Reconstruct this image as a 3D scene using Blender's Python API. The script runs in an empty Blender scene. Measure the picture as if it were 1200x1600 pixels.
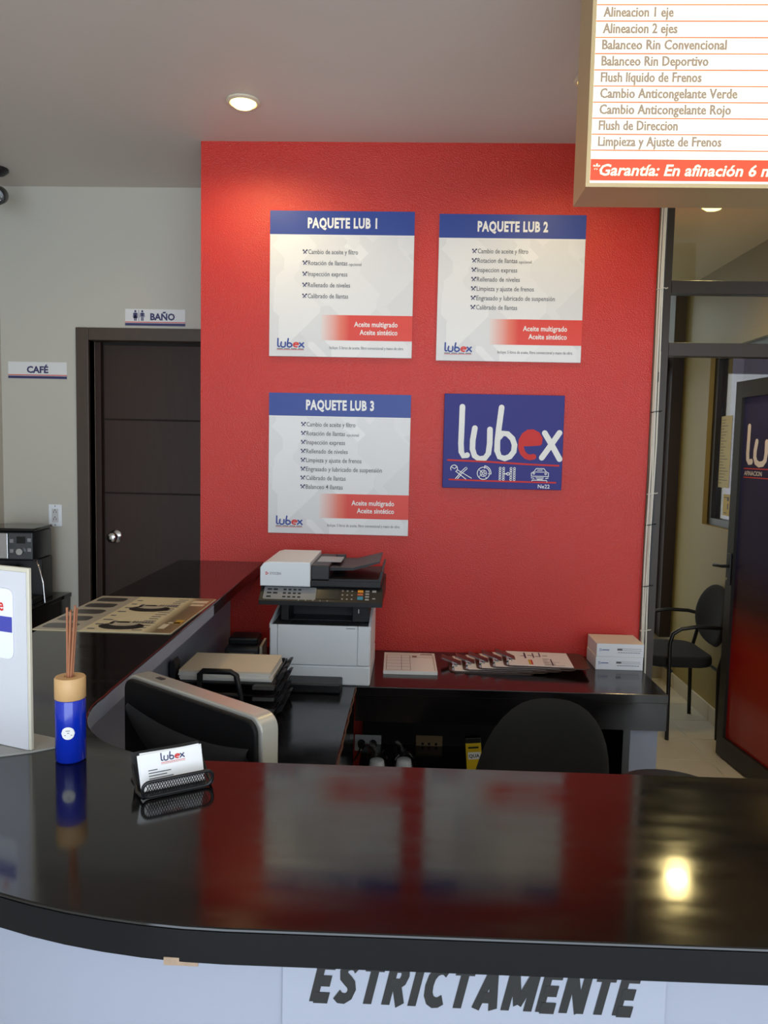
import bpy, bmesh, math, random
from mathutils import Vector, Matrix
random.seed(7)
S = bpy.context.scene
COL = S.collection
PI = math.pi
def lin(c):
    return c/12.92 if c <= 0.04045 else ((c+0.055)/1.055)**2.4
def rgb(r, g, b):
    return (lin(r/255), lin(g/255), lin(b/255), 1.0)

# ------------------------------------------------------------------ camera
EYE = 1.62; PITCH = 0.081; YAW = 0.0359; ROLL = 0.0211
CEIL = 2.88; RW = 3.268                      # ceiling height, distance of the red wall
fw = Vector((-math.sin(YAW)*math.cos(PITCH), math.cos(YAW)*math.cos(PITCH), -math.sin(PITCH)))
rt = Vector((math.cos(YAW), math.sin(YAW), 0)); up = rt.cross(fw)
rt2 = rt*math.cos(ROLL) + up*math.sin(ROLL); up2 = up*math.cos(ROLL) - rt*math.sin(ROLL)
cam = bpy.data.cameras.new('camera'); camo = bpy.data.objects.new('camera', cam); COL.objects.link(camo)
m = Matrix((rt2, up2, -fw)).transposed().to_4x4(); m.translation = Vector((0, 0, EYE))
camo.matrix_world = m
cam.sensor_fit = 'VERTICAL'; cam.sensor_height = 36.0; cam.sensor_width = 27.0
cam.lens = 36.0*1200/1600; cam.clip_start = 0.02; cam.clip_end = 200
S.camera = camo
# ------------------------------------------------------------------ world, daylight, exposure
w = bpy.data.worlds.new('world'); S.world = w; w.use_nodes = True
bg = w.node_tree.nodes['Background']
bg.inputs[0].default_value = (0.93, 0.96, 1.0, 1); bg.inputs[1].default_value = 2.2
def area(name, loc, rot, sx, sy, power, col):
    l = bpy.data.lights.new(name, 'AREA'); l.shape = 'RECTANGLE'; l.size = sx; l.size_y = sy
    l.energy = power; l.color = col
    o = bpy.data.objects.new(name, l); o.location = loc; o.rotation_euler = rot; COL.objects.link(o); return o
# daylight entering through the open shop front behind the camera
area('shopfront_daylight', (0.4, -2.72, 1.40), (PI/2, 0, 0), 4.8, 2.5, 128, (0.66, 0.82, 1.0))
S.view_settings.view_transform = 'Standard'; S.view_settings.look = 'None'
S.view_settings.gamma = 1.0; S.view_settings.use_curve_mapping = False
S.view_settings.exposure = 0.0

# ------------------------------------------------------------------ materials
MATS = {}
def M(name, col, rough=0.5, metal=0.0, bump=0.0, bscale=80.0, var=0.0, vscale=6.0, spec=0.5, coat=0.0, rvar=0.0, stretch=None, bdist=0.002, alpha=1.0, trans=0.0):
    if name in MATS: return MATS[name]
    m = bpy.data.materials.new(name); m.use_nodes = True; nt = m.node_tree; b = nt.nodes['Principled BSDF']
    b.inputs['Base Color'].default_value = col; b.inputs['Roughness'].default_value = rough
    b.inputs['Metallic'].default_value = metal; b.inputs['Specular IOR Level'].default_value = spec
    b.inputs['Coat Weight'].default_value = coat; b.inputs['Alpha'].default_value = alpha
    b.inputs['Transmission Weight'].default_value = trans
    tc = nt.nodes.new('ShaderNodeTexCoord'); src = tc.outputs['Object']
    if stretch:
        mp = nt.nodes.new('ShaderNodeMapping'); mp.inputs['Scale'].default_value = stretch
        nt.links.new(src, mp.inputs[0]); src = mp.outputs[0]
    def noise(sc, det=4):
        n = nt.nodes.new('ShaderNodeTexNoise'); n.inputs['Scale'].default_value = sc; n.inputs['Detail'].default_value = det
        nt.links.new(src, n.inputs['Vector']); return n
    if var or rvar:
        n = noise(vscale)
        if var:
            mx = nt.nodes.new('ShaderNodeMix'); mx.data_type = 'RGBA'; mx.blend_type = 'MIX'
            d = tuple(max(0, c*(1-var)) for c in col[:3])+(1,); l = tuple(min(1, c*(1+var)) for c in col[:3])+(1,)
            mx.inputs['A'].default_value = d; mx.inputs['B'].default_value = l
            nt.links.new(n.outputs['Fac'], mx.inputs['Factor']); nt.links.new(mx.outputs['Result'], b.inputs['Base Color'])
        if rvar:
            mr = nt.nodes.new('ShaderNodeMapRange'); mr.inputs[1].default_value = 0.3; mr.inputs[2].default_value = 0.7
            mr.inputs[3].default_value = max(0.02, rough-rvar); mr.inputs[4].default_value = rough+rvar
            nt.links.new(n.outputs['Fac'], mr.inputs[0]); nt.links.new(mr.outputs[0], b.inputs['Roughness'])
    if bump:
        n2 = noise(bscale, 2); bp = nt.nodes.new('ShaderNodeBump'); bp.inputs['Strength'].default_value = bump
        bp.inputs['Distance'].default_value = bdist
        nt.links.new(n2.outputs['Fac'], bp.inputs['Height']); nt.links.new(bp.outputs[0], b.inputs['Normal'])
    MATS[name] = m; return m
def emit(name, col, strength):
    m = bpy.data.materials.new(name); m.use_nodes = True; nt = m.node_tree; b = nt.nodes['Principled BSDF']
    b.inputs['Base Color'].default_value = col; b.inputs['Emission Color'].default_value = col
    b.inputs['Emission Strength'].default_value = strength; b.inputs['Roughness'].default_value = 0.5
    MATS[name] = m; return m
def glass(name, tint=(0.9, 0.93, 0.92, 1), ior=1.5, boost=1.0):
    m = bpy.data.materials.new(name); m.use_nodes = True; nt = m.node_tree
    for n in list(nt.nodes): nt.nodes.remove(n)
    out = nt.nodes.new('ShaderNodeOutputMaterial'); mx = nt.nodes.new('ShaderNodeMixShader')
    tr = nt.nodes.new('ShaderNodeBsdfTransparent'); tr.inputs[0].default_value = tint
    gl = nt.nodes.new('ShaderNodeBsdfGlossy'); gl.inputs['Roughness'].default_value = 0.01
    fr = nt.nodes.new('ShaderNodeFresnel'); ge = nt.nodes.new('ShaderNodeNewGeometry'); mr = nt.nodes.new('ShaderNodeMapRange')
    mr.inputs[3].default_value = ior; mr.inputs[4].default_value = 1/ior      # same reflectance on both faces of the sheet
    nt.links.new(ge.outputs['Backfacing'], mr.inputs[0]); nt.links.new(mr.outputs[0], fr.inputs[0])
    nt.links.new(fr.outputs[0], mx.inputs[0]); nt.links.new(tr.outputs[0], mx.inputs[1]); nt.links.new(gl.outputs[0], mx.inputs[2])
    nt.links.new(mx.outputs[0], out.inputs[0]); MATS[name] = m; return m
def ramp_mat(name, axis, stops, rough=0.5, space='Object'):
    # a printed colour run along one local axis; stops = [(coordinate, colour)]
    m = bpy.data.materials.new(name); m.use_nodes = True; nt = m.node_tree; b = nt.nodes['Principled BSDF']
    b.inputs['Roughness'].default_value = rough
    tc = nt.nodes.new('ShaderNodeTexCoord'); sp = nt.nodes.new('ShaderNodeSeparateXYZ'); mr = nt.nodes.new('ShaderNodeMapRange')
    nt.links.new(tc.outputs[space], sp.inputs[0]); nt.links.new(sp.outputs[axis], mr.inputs[0])
    a, z = stops[0][0], stops[-1][0]; mr.inputs[1].default_value = a; mr.inputs[2].default_value = z
    cr = nt.nodes.new('ShaderNodeValToRGB'); nt.links.new(mr.outputs[0], cr.inputs[0]); nt.links.new(cr.outputs[0], b.inputs['Base Color'])
    els = cr.color_ramp.elements
    while len(els) < len(stops): els.new(0.5)
    for e, (p, c) in zip(els, stops): e.position = (p-a)/(z-a); e.color = c
    MATS[name] = m; return m

red_wall = M('red_plaster', rgb(200, 38, 22), 0.28, spec=0.55, bump=0.6, bscale=260, var=0.06, vscale=5, bdist=0.004)
grey_wall = M('grey_paint', rgb(194, 190, 178), 0.55, bump=0.08, bscale=120, var=0.02, vscale=2)
ceil_m = M('ceiling_paint', rgb(214, 206, 198), 0.55, bump=0.05, bscale=60, var=0.03, vscale=1.5)
olive = M('olive_paint', rgb(152, 134, 76), 0.55, bump=0.1, bscale=90, var=0.06, vscale=3)
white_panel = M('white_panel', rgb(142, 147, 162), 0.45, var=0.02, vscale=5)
top_black = M('black_laminate', rgb(16, 14, 14), 0.10, rvar=0.035, vscale=9, var=0.25, stretch=(1, 3, 1), spec=0.5, bump=0.006, bscale=7, bdist=0.004)
desk_black = M('desk_laminate', rgb(14, 12, 13), 0.16, rvar=0.05, vscale=9, spec=0.65)
dark_wood = M('dark_stained_wood', rgb(54, 38, 30), 0.45, spec=0.3, var=0.22, vscale=9, stretch=(6, 6, 0.5))
frame_wood = M('door_frame_wood', rgb(70, 57, 47), 0.42, var=0.12, vscale=9, stretch=(6, 6, 0.5))
alu = M('dark_bronze_aluminium', rgb(58, 51, 46), 0.42, metal=0.35)
alu_black = M('black_aluminium', rgb(34, 31, 28), 0.4, metal=0.2)
brown_frame = M('brown_metal', rgb(48, 33, 27), 0.5)
pale_steel = M('champagne_frame', rgb(206, 182, 138), 0.45, metal=0.45)
chrome = M('chrome', rgb(215, 215, 215), 0.15, metal=1.0)
silver = M('silver_plastic', rgb(196, 194, 186), 0.32, metal=0.55)
black_pl = M('black_plastic', rgb(22, 22, 24), 0.42)
dark_pl = M('charcoal_plastic', rgb(44, 44, 47), 0.45)
black_gloss = M('black_gloss', rgb(12, 12, 14), 0.12)
white_pl = M('white_plastic', rgb(236, 241, 246), 0.4)
cream_pl = M('cream_plastic', rgb(226, 214, 190), 0.45)
paper = M('paper', rgb(238, 236, 232), 0.7, var=0.02, vscale=12)
cream_paper = M('cream_paper', rgb(236, 224, 202), 0.7, var=0.02, vscale=12)
fabric = M('black_fabric', rgb(24, 23, 22), 0.95, bump=0.3, bscale=600, var=0.15, vscale=40)
ink_blue = M('print_blue', rgb(38, 66, 150), 0.45)
ink_navy = M('print_navy', rgb(50, 52, 100), 0.5)
ink_red = M('print_red', rgb(214, 48, 40), 0.45)
ink_grey = M('print_grey', rgb(92, 92, 96), 0.6)
ink_black = M('print_black', rgb(20, 20, 22), 0.6)
ink_white = M('print_white', rgb(240, 240, 238), 0.5)
wood = M('light_wood', rgb(206, 164, 112), 0.5, var=0.12, vscale=20, stretch=(1, 1, 0.25))
reed = M('reed_stick', rgb(160, 104, 72), 0.7, var=0.15, vscale=60)
blue_glaze = M('blue_glaze', rgb(10, 42, 170), 0.16, spec=0.6)
tile_m = M('cream_floor_tile', rgb(214, 206, 184), 0.25, var=0.08, vscale=7)
grout = M('grout', rgb(110, 102, 88), 0.9)
clear = glass('clear_glass')
tint_glass = glass('tinted_glass', (0.62, 0.60, 0.62, 1))

# ------------------------------------------------------------------ mesh helpers
class B:
    def __init__(s): s.bm = bmesh.new(); s.hard = False; s.k = 0; s.out = 1
    def box(s, x0, x1, y0, y1, z0, z1, bev=0.0, seg=2, mat=None):
        vs = [s.bm.verts.new(p) for p in ((x0,y0,z0),(x1,y0,z0),(x1,y1,z0),(x0,y1,z0),(x0,y0,z1),(x1,y0,z1),(x1,y1,z1),(x0,y1,z1))]
        fs = [s.bm.faces.new([vs[i] for i in f]) for f in ((3,2,1,0),(4,5,6,7),(0,1,5,4),(1,2,6,5),(2,3,7,6),(3,0,4,7))]
        if bev:
            s.hard = True
            ed = list({e for f in fs for e in f.edges})
            r = bmesh.ops.bevel(s.bm, geom=ed, offset=bev, segments=seg, profile=0.5, affect='EDGES')
            vs = list({v for f in r['faces'] for v in f.verts} | {v for v in vs if v.is_valid})
        if mat is not None: bmesh.ops.transform(s.bm, matrix=mat, verts=vs)
        return s
    def prism(s, poly, a, b, plane='xy', bev=0.0, mat=None):
        f = {'xy': lambda u, v, t: (u, v, t), 'xz': lambda u, v, t: (u, t, v), 'yz': lambda u, v, t: (t, u, v)}[plane]
        va = [s.bm.verts.new(f(u, v, a)) for u, v in poly]; vb = [s.bm.verts.new(f(u, v, b)) for u, v in poly]
        n = len(poly); fs = []
        fs.append(s.bm.faces.new(va[::-1])); fs.append(s.bm.faces.new(vb))
        for i in range(n): fs.append(s.bm.faces.new((va[i], va[(i+1) % n], vb[(i+1) % n], vb[i])))
        bmesh.ops.recalc_face_normals(s.bm, faces=fs)
        vs = va+vb
        if bev:
            s.hard = True
            ed = list(set(fs[0].edges) | set(fs[1].edges))
            r = bmesh.ops.bevel(s.bm, geom=ed, offset=bev, segments=2, profile=0.5, affect='EDGES')
            vs = list({v for q in r['faces'] for v in q.verts})
        if mat is not None: bmesh.ops.transform(s.bm, matrix=mat, verts=[v for v in vs if v.is_valid])
        return s
    def tube(s, pts, r, seg=8, closed=False, mat=None):
        pts = [Vector(p) for p in pts]; n = len(pts); rr = r if isinstance(r, (list, tuple)) else [r]*n
        rings = []; prev = None
        for i, p in enumerate(pts):
            if closed: t = pts[(i+1) % n]-pts[i-1]
            else: t = pts[min(i+1, n-1)]-pts[max(i-1, 0)]
            t.normalize()
            if prev is None:
                a = Vector((0, 0, 1)) if abs(t.z) < 0.9 else Vector((1, 0, 0)); u = t.cross(a).normalized()
            else:
                u = prev - t*prev.dot(t)
                u = u.normalized() if u.length > 1e-6 else t.orthogonal().normalized()
            prev = u; v = t.cross(u)
            rings.append([s.bm.verts.new(p+(u*math.cos(2*PI*k/seg)+v*math.sin(2*PI*k/seg))*rr[i]) for k in range(seg)])
        fs = []
        for i in range(n if closed else n-1):
            a, b = rings[i], rings[(i+1) % n]
            for k in range(seg): fs.append(s.bm.faces.new((a[k], a[(k+1) % seg], b[(k+1) % seg], b[k])))
        if not closed: fs.append(s.bm.faces.new(rings[0][::-1])); fs.append(s.bm.faces.new(rings[-1]))
        if mat is not None: bmesh.ops.transform(s.bm, matrix=mat, verts=[v for q in rings for v in q])
        return s
    def cyl(s, p0, p1, r0, r1=None, seg=20, mat=None):
        return s.tube([p0, p1], [r0, r0 if r1 is None else r1], seg, mat=mat)
    def lathe(s, prof, seg=28, mat=None, c=(0, 0)):
        rings = [[s.bm.verts.new((c[0]+r*math.cos(2*PI*k/seg), c[1]+r*math.sin(2*PI*k/seg), z)) for k in range(seg)] for r, z in prof]
        for a, b in zip(rings, rings[1:]):
            for k in range(seg): s.bm.faces.new((a[k], a[(k+1) % seg], b[(k+1) % seg], b[k]))
        s.bm.faces.new(rings[0][::-1]); s.bm.faces.new(rings[-1])
        if mat is not None: bmesh.ops.transform(s.bm, matrix=mat, verts=[v for q in rings for v in q])
        return s
    def poly(s, pts):
        s.bm.faces.new([s.bm.verts.new(p) for p in pts]); return s
    # flat print: 2-D shapes in the plane given by f(u, v) -> point
    def quad(s, f, u0, u1, v0, v1):
        return s.poly([f(u0, v0), f(u1, v0), f(u1, v1), f(u0, v1)])
    def disc(s, f, u, v, a, b=None, n=24):
        b = b or a
        return s.poly([f(u+a*math.cos(2*PI*k/n), v+b*math.sin(2*PI*k/n)) for k in range(n)])
    def stroke(s, f, pts, wd, cap=True):
        pts = [Vector(p) for p in pts]; wd = wd/2; L = []; R = []; n = len(pts)
        o = Vector(f(0, 0)); nv = (Vector(f(1, 0))-o).cross(Vector(f(0, 1))-o).normalized()*s.out*(0.00012*(s.k % 5)); s.k += 1
        F = lambda p: tuple(Vector(f(p[0], p[1]))+nv)
        tn = []
        for i, p in enumerate(pts):
            t = (pts[min(i+1, n-1)]-pts[max(i-1, 0)]).normalized(); q = Vector((-t.y, t.x)); tn.append((t, q))
            L.append(p+q*wd); R.append(p-q*wd)
        for i in range(n-1): s.poly([F(R[i]), F(R[i+1]), F(L[i+1]), F(L[i])])
        if cap:
            for p, (t, q), sg in ((pts[0], tn[0], -1), (pts[-1], tn[-1], 1)):
                s.poly([F(p+q*(wd*math.cos(PI*k/8))+t*(sg*wd*math.sin(PI*k/8))) for k in range(9)])
        return s
    def text(s, f, body, u0, u1, v, cap, bold=0.0, shear=0.0, gap=1.0):
        V, F = glyphs(body, bold, shear, gap)
        xs = [p[0] for p in V]; a, b = min(xs), max(xs); k = (u1-u0)/(b-a); h = cap/CAPH
        vs = [s.bm.verts.new(f(u0+(x-a)*k, v+y*h)) for x, y in V]
        for q in F:
            try: s.bm.faces.new([vs[i] for i in q])
            except ValueError: pass
        return s
    def obj(s, name, mat, parent=None, smooth=True, ang=None, loc=None, rz=0.0, recalc=False):
        me = bpy.data.meshes.new(name)
        ang = ang or (19 if s.hard else 50)
        if recalc: bmesh.ops.recalc_face_normals(s.bm, faces=s.bm.faces[:])
        s.bm.to_mesh(me); s.bm.free()
        if smooth:
            for p in me.polygons: p.use_smooth = True
            me.set_sharp_from_angle(angle=math.radians(ang))
        me.materials.append(mat)
        o = bpy.data.objects.new(name, me); COL.objects.link(o); o.parent = parent
        if loc is not None: o.location = loc
        if rz: o.rotation_euler = (0, 0, rz)
        return o
_gl = {}
def glyphs(body, bold, shear, gap=1.0):
    k = (body, bold, shear, gap)
    if k not in _gl:
        c = bpy.data.curves.new('t', 'FONT'); c.body = body; c.size = 1.0; c.offset = bold; c.shear = shear; c.space_character = gap
        c.resolution_u = 2; c.fill_mode = 'FRONT'; c.dimensions = '2D'
        o = bpy.data.objects.new('t', c); me = bpy.data.meshes.new_from_object(o)
        _gl[k] = ([(v.co.x, v.co.y) for v in me.vertices], [tuple(p.vertices) for p in me.polygons])
        bpy.data.objects.remove(o); bpy.data.curves.remove(c); bpy.data.meshes.remove(me)
    return _gl[k]
CAPH = 1.0
CAPH = max(p[1] for p in glyphs('H', 0, 0)[0])
def tag(o, label, cat, group=None, kind=None):
    o['label'] = label; o['category'] = cat
    if group: o['group'] = group
    if kind: o['kind'] = kind
    return o
def thing(name, label, cat, loc=(0, 0, 0), rz=0.0, group=None, kind=None):
    o = bpy.data.objects.new(name, None); COL.objects.link(o); o.location = loc; o.rotation_euler = (0, 0, rz)
    o.empty_display_size = 0.05
    return tag(o, label, cat, group, kind)
def dup(root, loc, rz=None):
    r = root.copy(); COL.objects.link(r); r.location = loc
    if rz is not None: r.rotation_euler = (0, 0, rz)
    def rec(a, b):
        for ch in list(a.children):
            c = ch.copy(); COL.objects.link(c); c.parent = b; rec(ch, c)
    rec(root, r); return r
def rpoly(x0, x1, y0, y1, r, n=5):
    out = []
    for cx, cy, a in ((x1-r, y1-r, 0), (x0+r, y1-r, 90), (x0+r, y0+r, 180), (x1-r, y0+r, 270)):
        for k in range(n+1):
            t = math.radians(a+90*k/n); out.append((cx+r*math.cos(t), cy+r*math.sin(t)))
    return out
XZ = lambda y: (lambda u, v: (u, y, v))       # print on a face looking towards -Y
XY = lambda z: (lambda u, v: (u, v, z))
# the hand-lettered word mark as strokes, width 1, ascender height 1
LOGO = {
 'l': [[(.04,1),(.038,.55),(.036,.28),(.042,.12),(.062,.045),(.098,.06)]],
 'u': [[(.165,.59),(.148,.35),(.148,.18),(.17,.05),(.215,-.01),(.27,.01),(.302,.1),(.312,.3),(.31,.57)]],
 'b': [[(.415,1),(.395,.6),(.385,.35),(.384,.16)],[(.385,.30),(.387,.15),(.41,.04),(.46,.01),(.51,.05),(.545,.15),(.55,.28),(.528,.4),(.48,.49),(.435,.5),(.4,.42)]],
 'e': [[(.62,.31),(.70,.315),(.785,.33)],[(.785,.33),(.79,.41),(.765,.49),(.72,.535),(.68,.53),(.64,.47),(.615,.37),(.612,.24),(.63,.13),(.665,.06),(.7,.04),(.735,.055)]],
 'x': [[(.835,.52),(.91,.28),(.985,.02)], [(.975,.53),(.895,.28),(.815,.04)]]}
def logo(f, letters, u0, v0, wid, hgt, wd, mat, parent):
    for ch in letters:                         # each painted letter is a part of its own
        b = B()
        for st in LOGO[ch]: b.stroke(f, [(u0+x*wid, v0+y*hgt) for x, y in st], wd)
        b.obj('letter', mat, parent, False)

# ================================================================== THE SETTING
def struct(o, label, cat): return tag(o, label, cat, kind='structure')
XL = -2.085; GY = 3.845; XR = 3.3; YB = -2.6
f = B().box(XL-0.2, XR+0.1, YB-0.1, 5.75, -0.06, -0.004).obj('floor', M('room_floor', rgb(208, 202, 188), 0.3, var=0.06, vscale=3), smooth=False)
struct(f, 'cream ceramic tiled floor running out through the open door', 'floor')
me = None; k = 0
TS = 0.315
proto = B().box(0, TS-0.006, 0, TS-0.006, -0.004, 0.0, bev=0.001, seg=1)
tl = proto.obj('tile', tile_m, f)
tl.location = (1.625-2*TS, 3.42-TS, 0)
for i in range(-2, 1):
    for j in range(-1, 7):
        if (i, j) == (-2, -1): continue
        t = tl.copy(); COL.objects.link(t); t.parent = f; t.location = (1.625+i*TS, 3.42+j*TS, 0)
struct(B().box(XL-0.1, XR+0.1, YB-0.1, 4.0, CEIL, CEIL+0.1).obj('ceiling', ceil_m, smooth=False), 'plain grey painted ceiling with recessed spotlights', 'ceiling')
struct(B().box(XL-0.1, XL, YB, GY+0.3, 0, CEIL).obj('wall_left', grey_wall, smooth=False), 'grey painted side wall meeting the grey back wall', 'wall')
DX0, DX1, DZ = -1.632, -0.78, 2.134
struct(B().box(XL, DX0, GY, GY+0.15, 0, CEIL).box(DX0, DX1, GY, GY+0.15, DZ+0.005, CEIL).box(DX1, 1.1, GY, GY+0.15, 0, CEIL).obj('wall_back', grey_wall, smooth=False),
       'grey painted back wall around the dark wooden door', 'wall')
struct(B().box(-0.909, 0.984, RW, GY-0.002, 0, CEIL).obj('wall_center', red_wall, smooth=False), 'glossy red textured plaster wall behind the desk', 'wall')
struct(B().box(XR, XR+0.1, YB, 3.3, 0, CEIL).obj('wall_right', grey_wall, smooth=False), 'grey painted side wall across from the red wall', 'wall')
struct(B().box(XL, -2.0, YB-0.1, YB, 0, CEIL).box(2.9, XR, YB-0.1, YB, 0, CEIL).box(-2.0, 2.9, YB-0.1, YB, 2.65, CEIL).obj('wall_front', grey_wall, smooth=False),
       'grey wall around the wide open shop front', 'wall')
# rest-room door
d = thing('door_1', 'dark stained wooden door with two grooves and round steel knob', 'door', (DX0, GY, 0), kind='structure')
W = DX1-DX0
B().box(-0.064, 0.0, -0.018, 0.06, 0, DZ+0.062, bev=0.003).obj('door_jamb', frame_wood, d)
B().box(0.0005, W, -0.018, 0.06, DZ, DZ+0.062, bev=0.003).obj('door_header', frame_wood, d)
B().box(-0.0005, 0.03, 0.062, 0.145, 0, DZ).obj('door_stop', dark_wood, d)
zz = [0.01, 1.366, 1.746, DZ-0.006]
for a, c in zip(zz, zz[1:]): B().box(0.034, W, 0.09, 0.13, a+0.002, c-0.002, bev=0.003).obj('door_panel', dark_wood, d)
B().box(0.0, W, 0.096, 0.150, 0.0, DZ+0.004).obj('door_core', M('groove', rgb(20, 14, 12), 0.7), d)
kn = B(); mt = Matrix.Translation((0.092, 0.09, 1.139)) @ Matrix.Rotation(PI/2, 4, 'X')
kn.lathe([(0.034, 0), (0.034, 0.004), (0.026, 0.010), (0.012, 0.014), (0.011, 0.030), (0.020, 0.036), (0.027, 0.046), (0.027, 0.058), (0.021, 0.066), (0.004, 0.067)], mat=mt)
kn.obj('door_knob', chrome, d)

struct(B().box(0.985, 1.0115, 3.262, 3.31, 0, CEIL).obj('trim_1', M('trim_plaster', rgb(120, 104, 92), 0.7), smooth=False), 'narrow plaster trim between the red wall and the partition', 'trim')
# glazed partition beside the red wall, door standing open
PY = 3.268
pt = thing('window_1', 'dark bronze aluminium partition frame with glass transoms', 'window', (1.012, PY, 0), kind='structure')
B().box(0, 0.028, -0.022, 0.022, 0, CEIL).obj('jamb', alu, pt)
B().box(0.79, 0.835, -0.022, 0.022, 0, CEIL).obj('jamb', alu, pt)
B().box(2.24, 2.285, -0.022, 0.022, 0, CEIL).obj('jamb', alu, pt)
for a, c in ((2.029, 2.084), (2.282, 2.334)): B().box(0.0285, 2.2395, -0.026, 0.026, a, c, bev=0.002).obj('rail', alu, pt)
for x0, x1 in ((0.029, 0.7895), (0.8355, 2.2395)):
    B().box(x0, x1, -0.003, 0.003, 2.335, CEIL-0.002).obj('pane', clear, pt)
    B().box(x0, x1, -0.003, 0.003, 2.085, 2.281).obj('pane', clear, pt)
B().box(0.8355, 2.2395, -0.003, 0.003, 0.06, 2.028).obj('pane', clear, pt)
B().box(0.8355, 2.2395, -0.022, 0.022, 0.0, 0.06).obj('rail', alu, pt)

# porch behind the partition
VX = 1.863; VC = 2.78; VE = 5.46
wr = B().box(VX, VX+0.14, 3.30, VE, 0, 1.19).box(VX, VX+0.14, 3.30, VE, 2.27, VC+0.3).box(VX, VX+0.14, 4.98, VE, 1.19, 2.27).box(VX, VX+0.14, 3.30, 3.62, 1.19, 2.27)
wr = struct(wr.obj('wall_porch', olive, smooth=False), 'olive cream painted porch wall with a dark framed window', 'wall')
struct(B().box(0.99, VX, 3.30, 5.7, VC, VC+0.1).obj('ceiling_porch', M('porch_ceiling', rgb(236, 216, 168), 0.7), smooth=False), 'cream porch ceiling behind the glass transom', 'ceiling')
struct(B().box(0.89, 0.985, 3.998, 5.7, 0, VC).obj('wall_porch_inner', olive, smooth=False), 'cream inner porch wall behind the red wall', 'wall')
bs = thing('baseboard_right', 'cream tile skirting along the olive porch wall', 'baseboard', (VX, 0, 0), kind='structure')
sk = B().box(-0.012, -0.0005, 0, TS-0.005, 0, 0.10, bev=0.001, seg=1).obj('skirting_tile', tile_m, bs); sk.location = (0, 3.42, 0)
for j in range(1, 7):
    t = sk.copy(); COL.objects.link(t); t.parent = bs; t.location = (0, 3.42+j*TS, 0)
# window in the porch wall
wn = thing('window_2', 'dark framed porch window with papers taped to the glass', 'window', (VX+0.06, 3.62, 1.19), kind='structure')
for a in ((0, 1.36, 0, 0.045), (0, 1.36, 1.035, 1.08)): B().box(-0.03, 0.03, a[0], a[1], a[2], a[3], bev=0.002).obj('window_rail', alu_black, wn)
for a in ((0, 0.045), (1.30, 1.36)): B().box(-0.03, 0.03, a[0], a[1], 0.0455, 1.0345).obj('window_stile', alu_black, wn)
B().box(-0.003, 0.003, 0.0455, 1.2995, 0.0455, 1.0345).obj('pane', tint_glass, wn)
# far end of the porch: sill and brown glazed frame
struct(B().box(0.985, 2.2, 5.56, 5.70, 0, 0.33).obj('wall_porch_end', M('sill_grey', rgb(150, 142, 118), 0.7, var=0.1), smooth=False), 'low grey parapet below the brown porch window', 'wall')
we = thing('window_3', 'brown metal glazed end window of the porch', 'window', (0.985, 5.60, 0.33), kind='structure')
B().box(0.80, 0.905, -0.14, 0.03, 0.0, VC+0.3-0.33).obj('window_post', brown_frame, we)
B().box(0.735, 0.7995, -0.02, 0.03, 0.0, 1.88).obj('window_stile', M('grey_brown_metal', rgb(74, 64, 60), 0.5), we)
for a, c in ((0.0, 0.04), (1.88, 2.0), (2.36, 2.45)): B().box(0, 0.734, -0.02, 0.03, a, c).obj('window_rail', brown_frame, we)
B().box(0.735, 0.7995, -0.02, 0.03, 1.8805, 2.0).obj('window_rail', brown_frame, we)
B().box(0.0, 0.734, 0.0, 0.006, 0.0405, 1.8795).obj('pane', clear, we)
B().box(0.0, 0.7995, 0.0, 0.006, 2.0005, 2.3595).obj('pane', clear, we)
# outdoors
struct(B().box(-8, 14, 5.8, 22, -0.30, -0.2).obj('ground', M('concrete', rgb(176, 172, 164), 0.9, var=0.1), smooth=False), 'pale concrete paving outside the porch', 'ground')
struct(B().box(2.1, 14, -4, 5.79, -0.30, -0.2).obj('ground_side', M('concrete', rgb(176, 172, 164), 0.9), smooth=False), 'pale concrete paving beside the porch', 'ground')
nb = thing('neighbour_house', 'white plastered house across the yard seen through the porch window', 'building', (7.0, 12.0, -0.2))
B().box(0, 3, -9, 9, 0, 5.2).obj('wall', M('white_plaster', rgb(236, 232, 224), 0.8, var=0.04), nb)
B().box(-0.15, 3.1, -9.1, 9.1, 5.2, 5.4).obj('roof_slab', grout, nb)
for yy in (-7.5, -4.2, -1.2):
    wq = B().box(-0.02, 0.05, yy, yy+1.2, 1.0, 2.3).obj('window', alu_black, nb); B().box(-0.03, -0.015, yy+0.06, yy+1.14, 1.06, 2.24).obj('pane', tint_glass, wq)
pc = thing('painted_pillar', 'grey and purple painted pillar outside the porch window', 'pillar', (2.62, 6.72, -0.2))
B().box(0, 0.35, -0.42, 0.55, 1.78, 3.6).obj('shaft', M('pillar_grey', rgb(92, 90, 102), 0.7), pc)
B().box(-0.01, 0.36, -0.43, 0.56, 0, 1.7795).obj('painted_base', M('pillar_purple', rgb(88, 62, 88), 0.7), pc)

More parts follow.
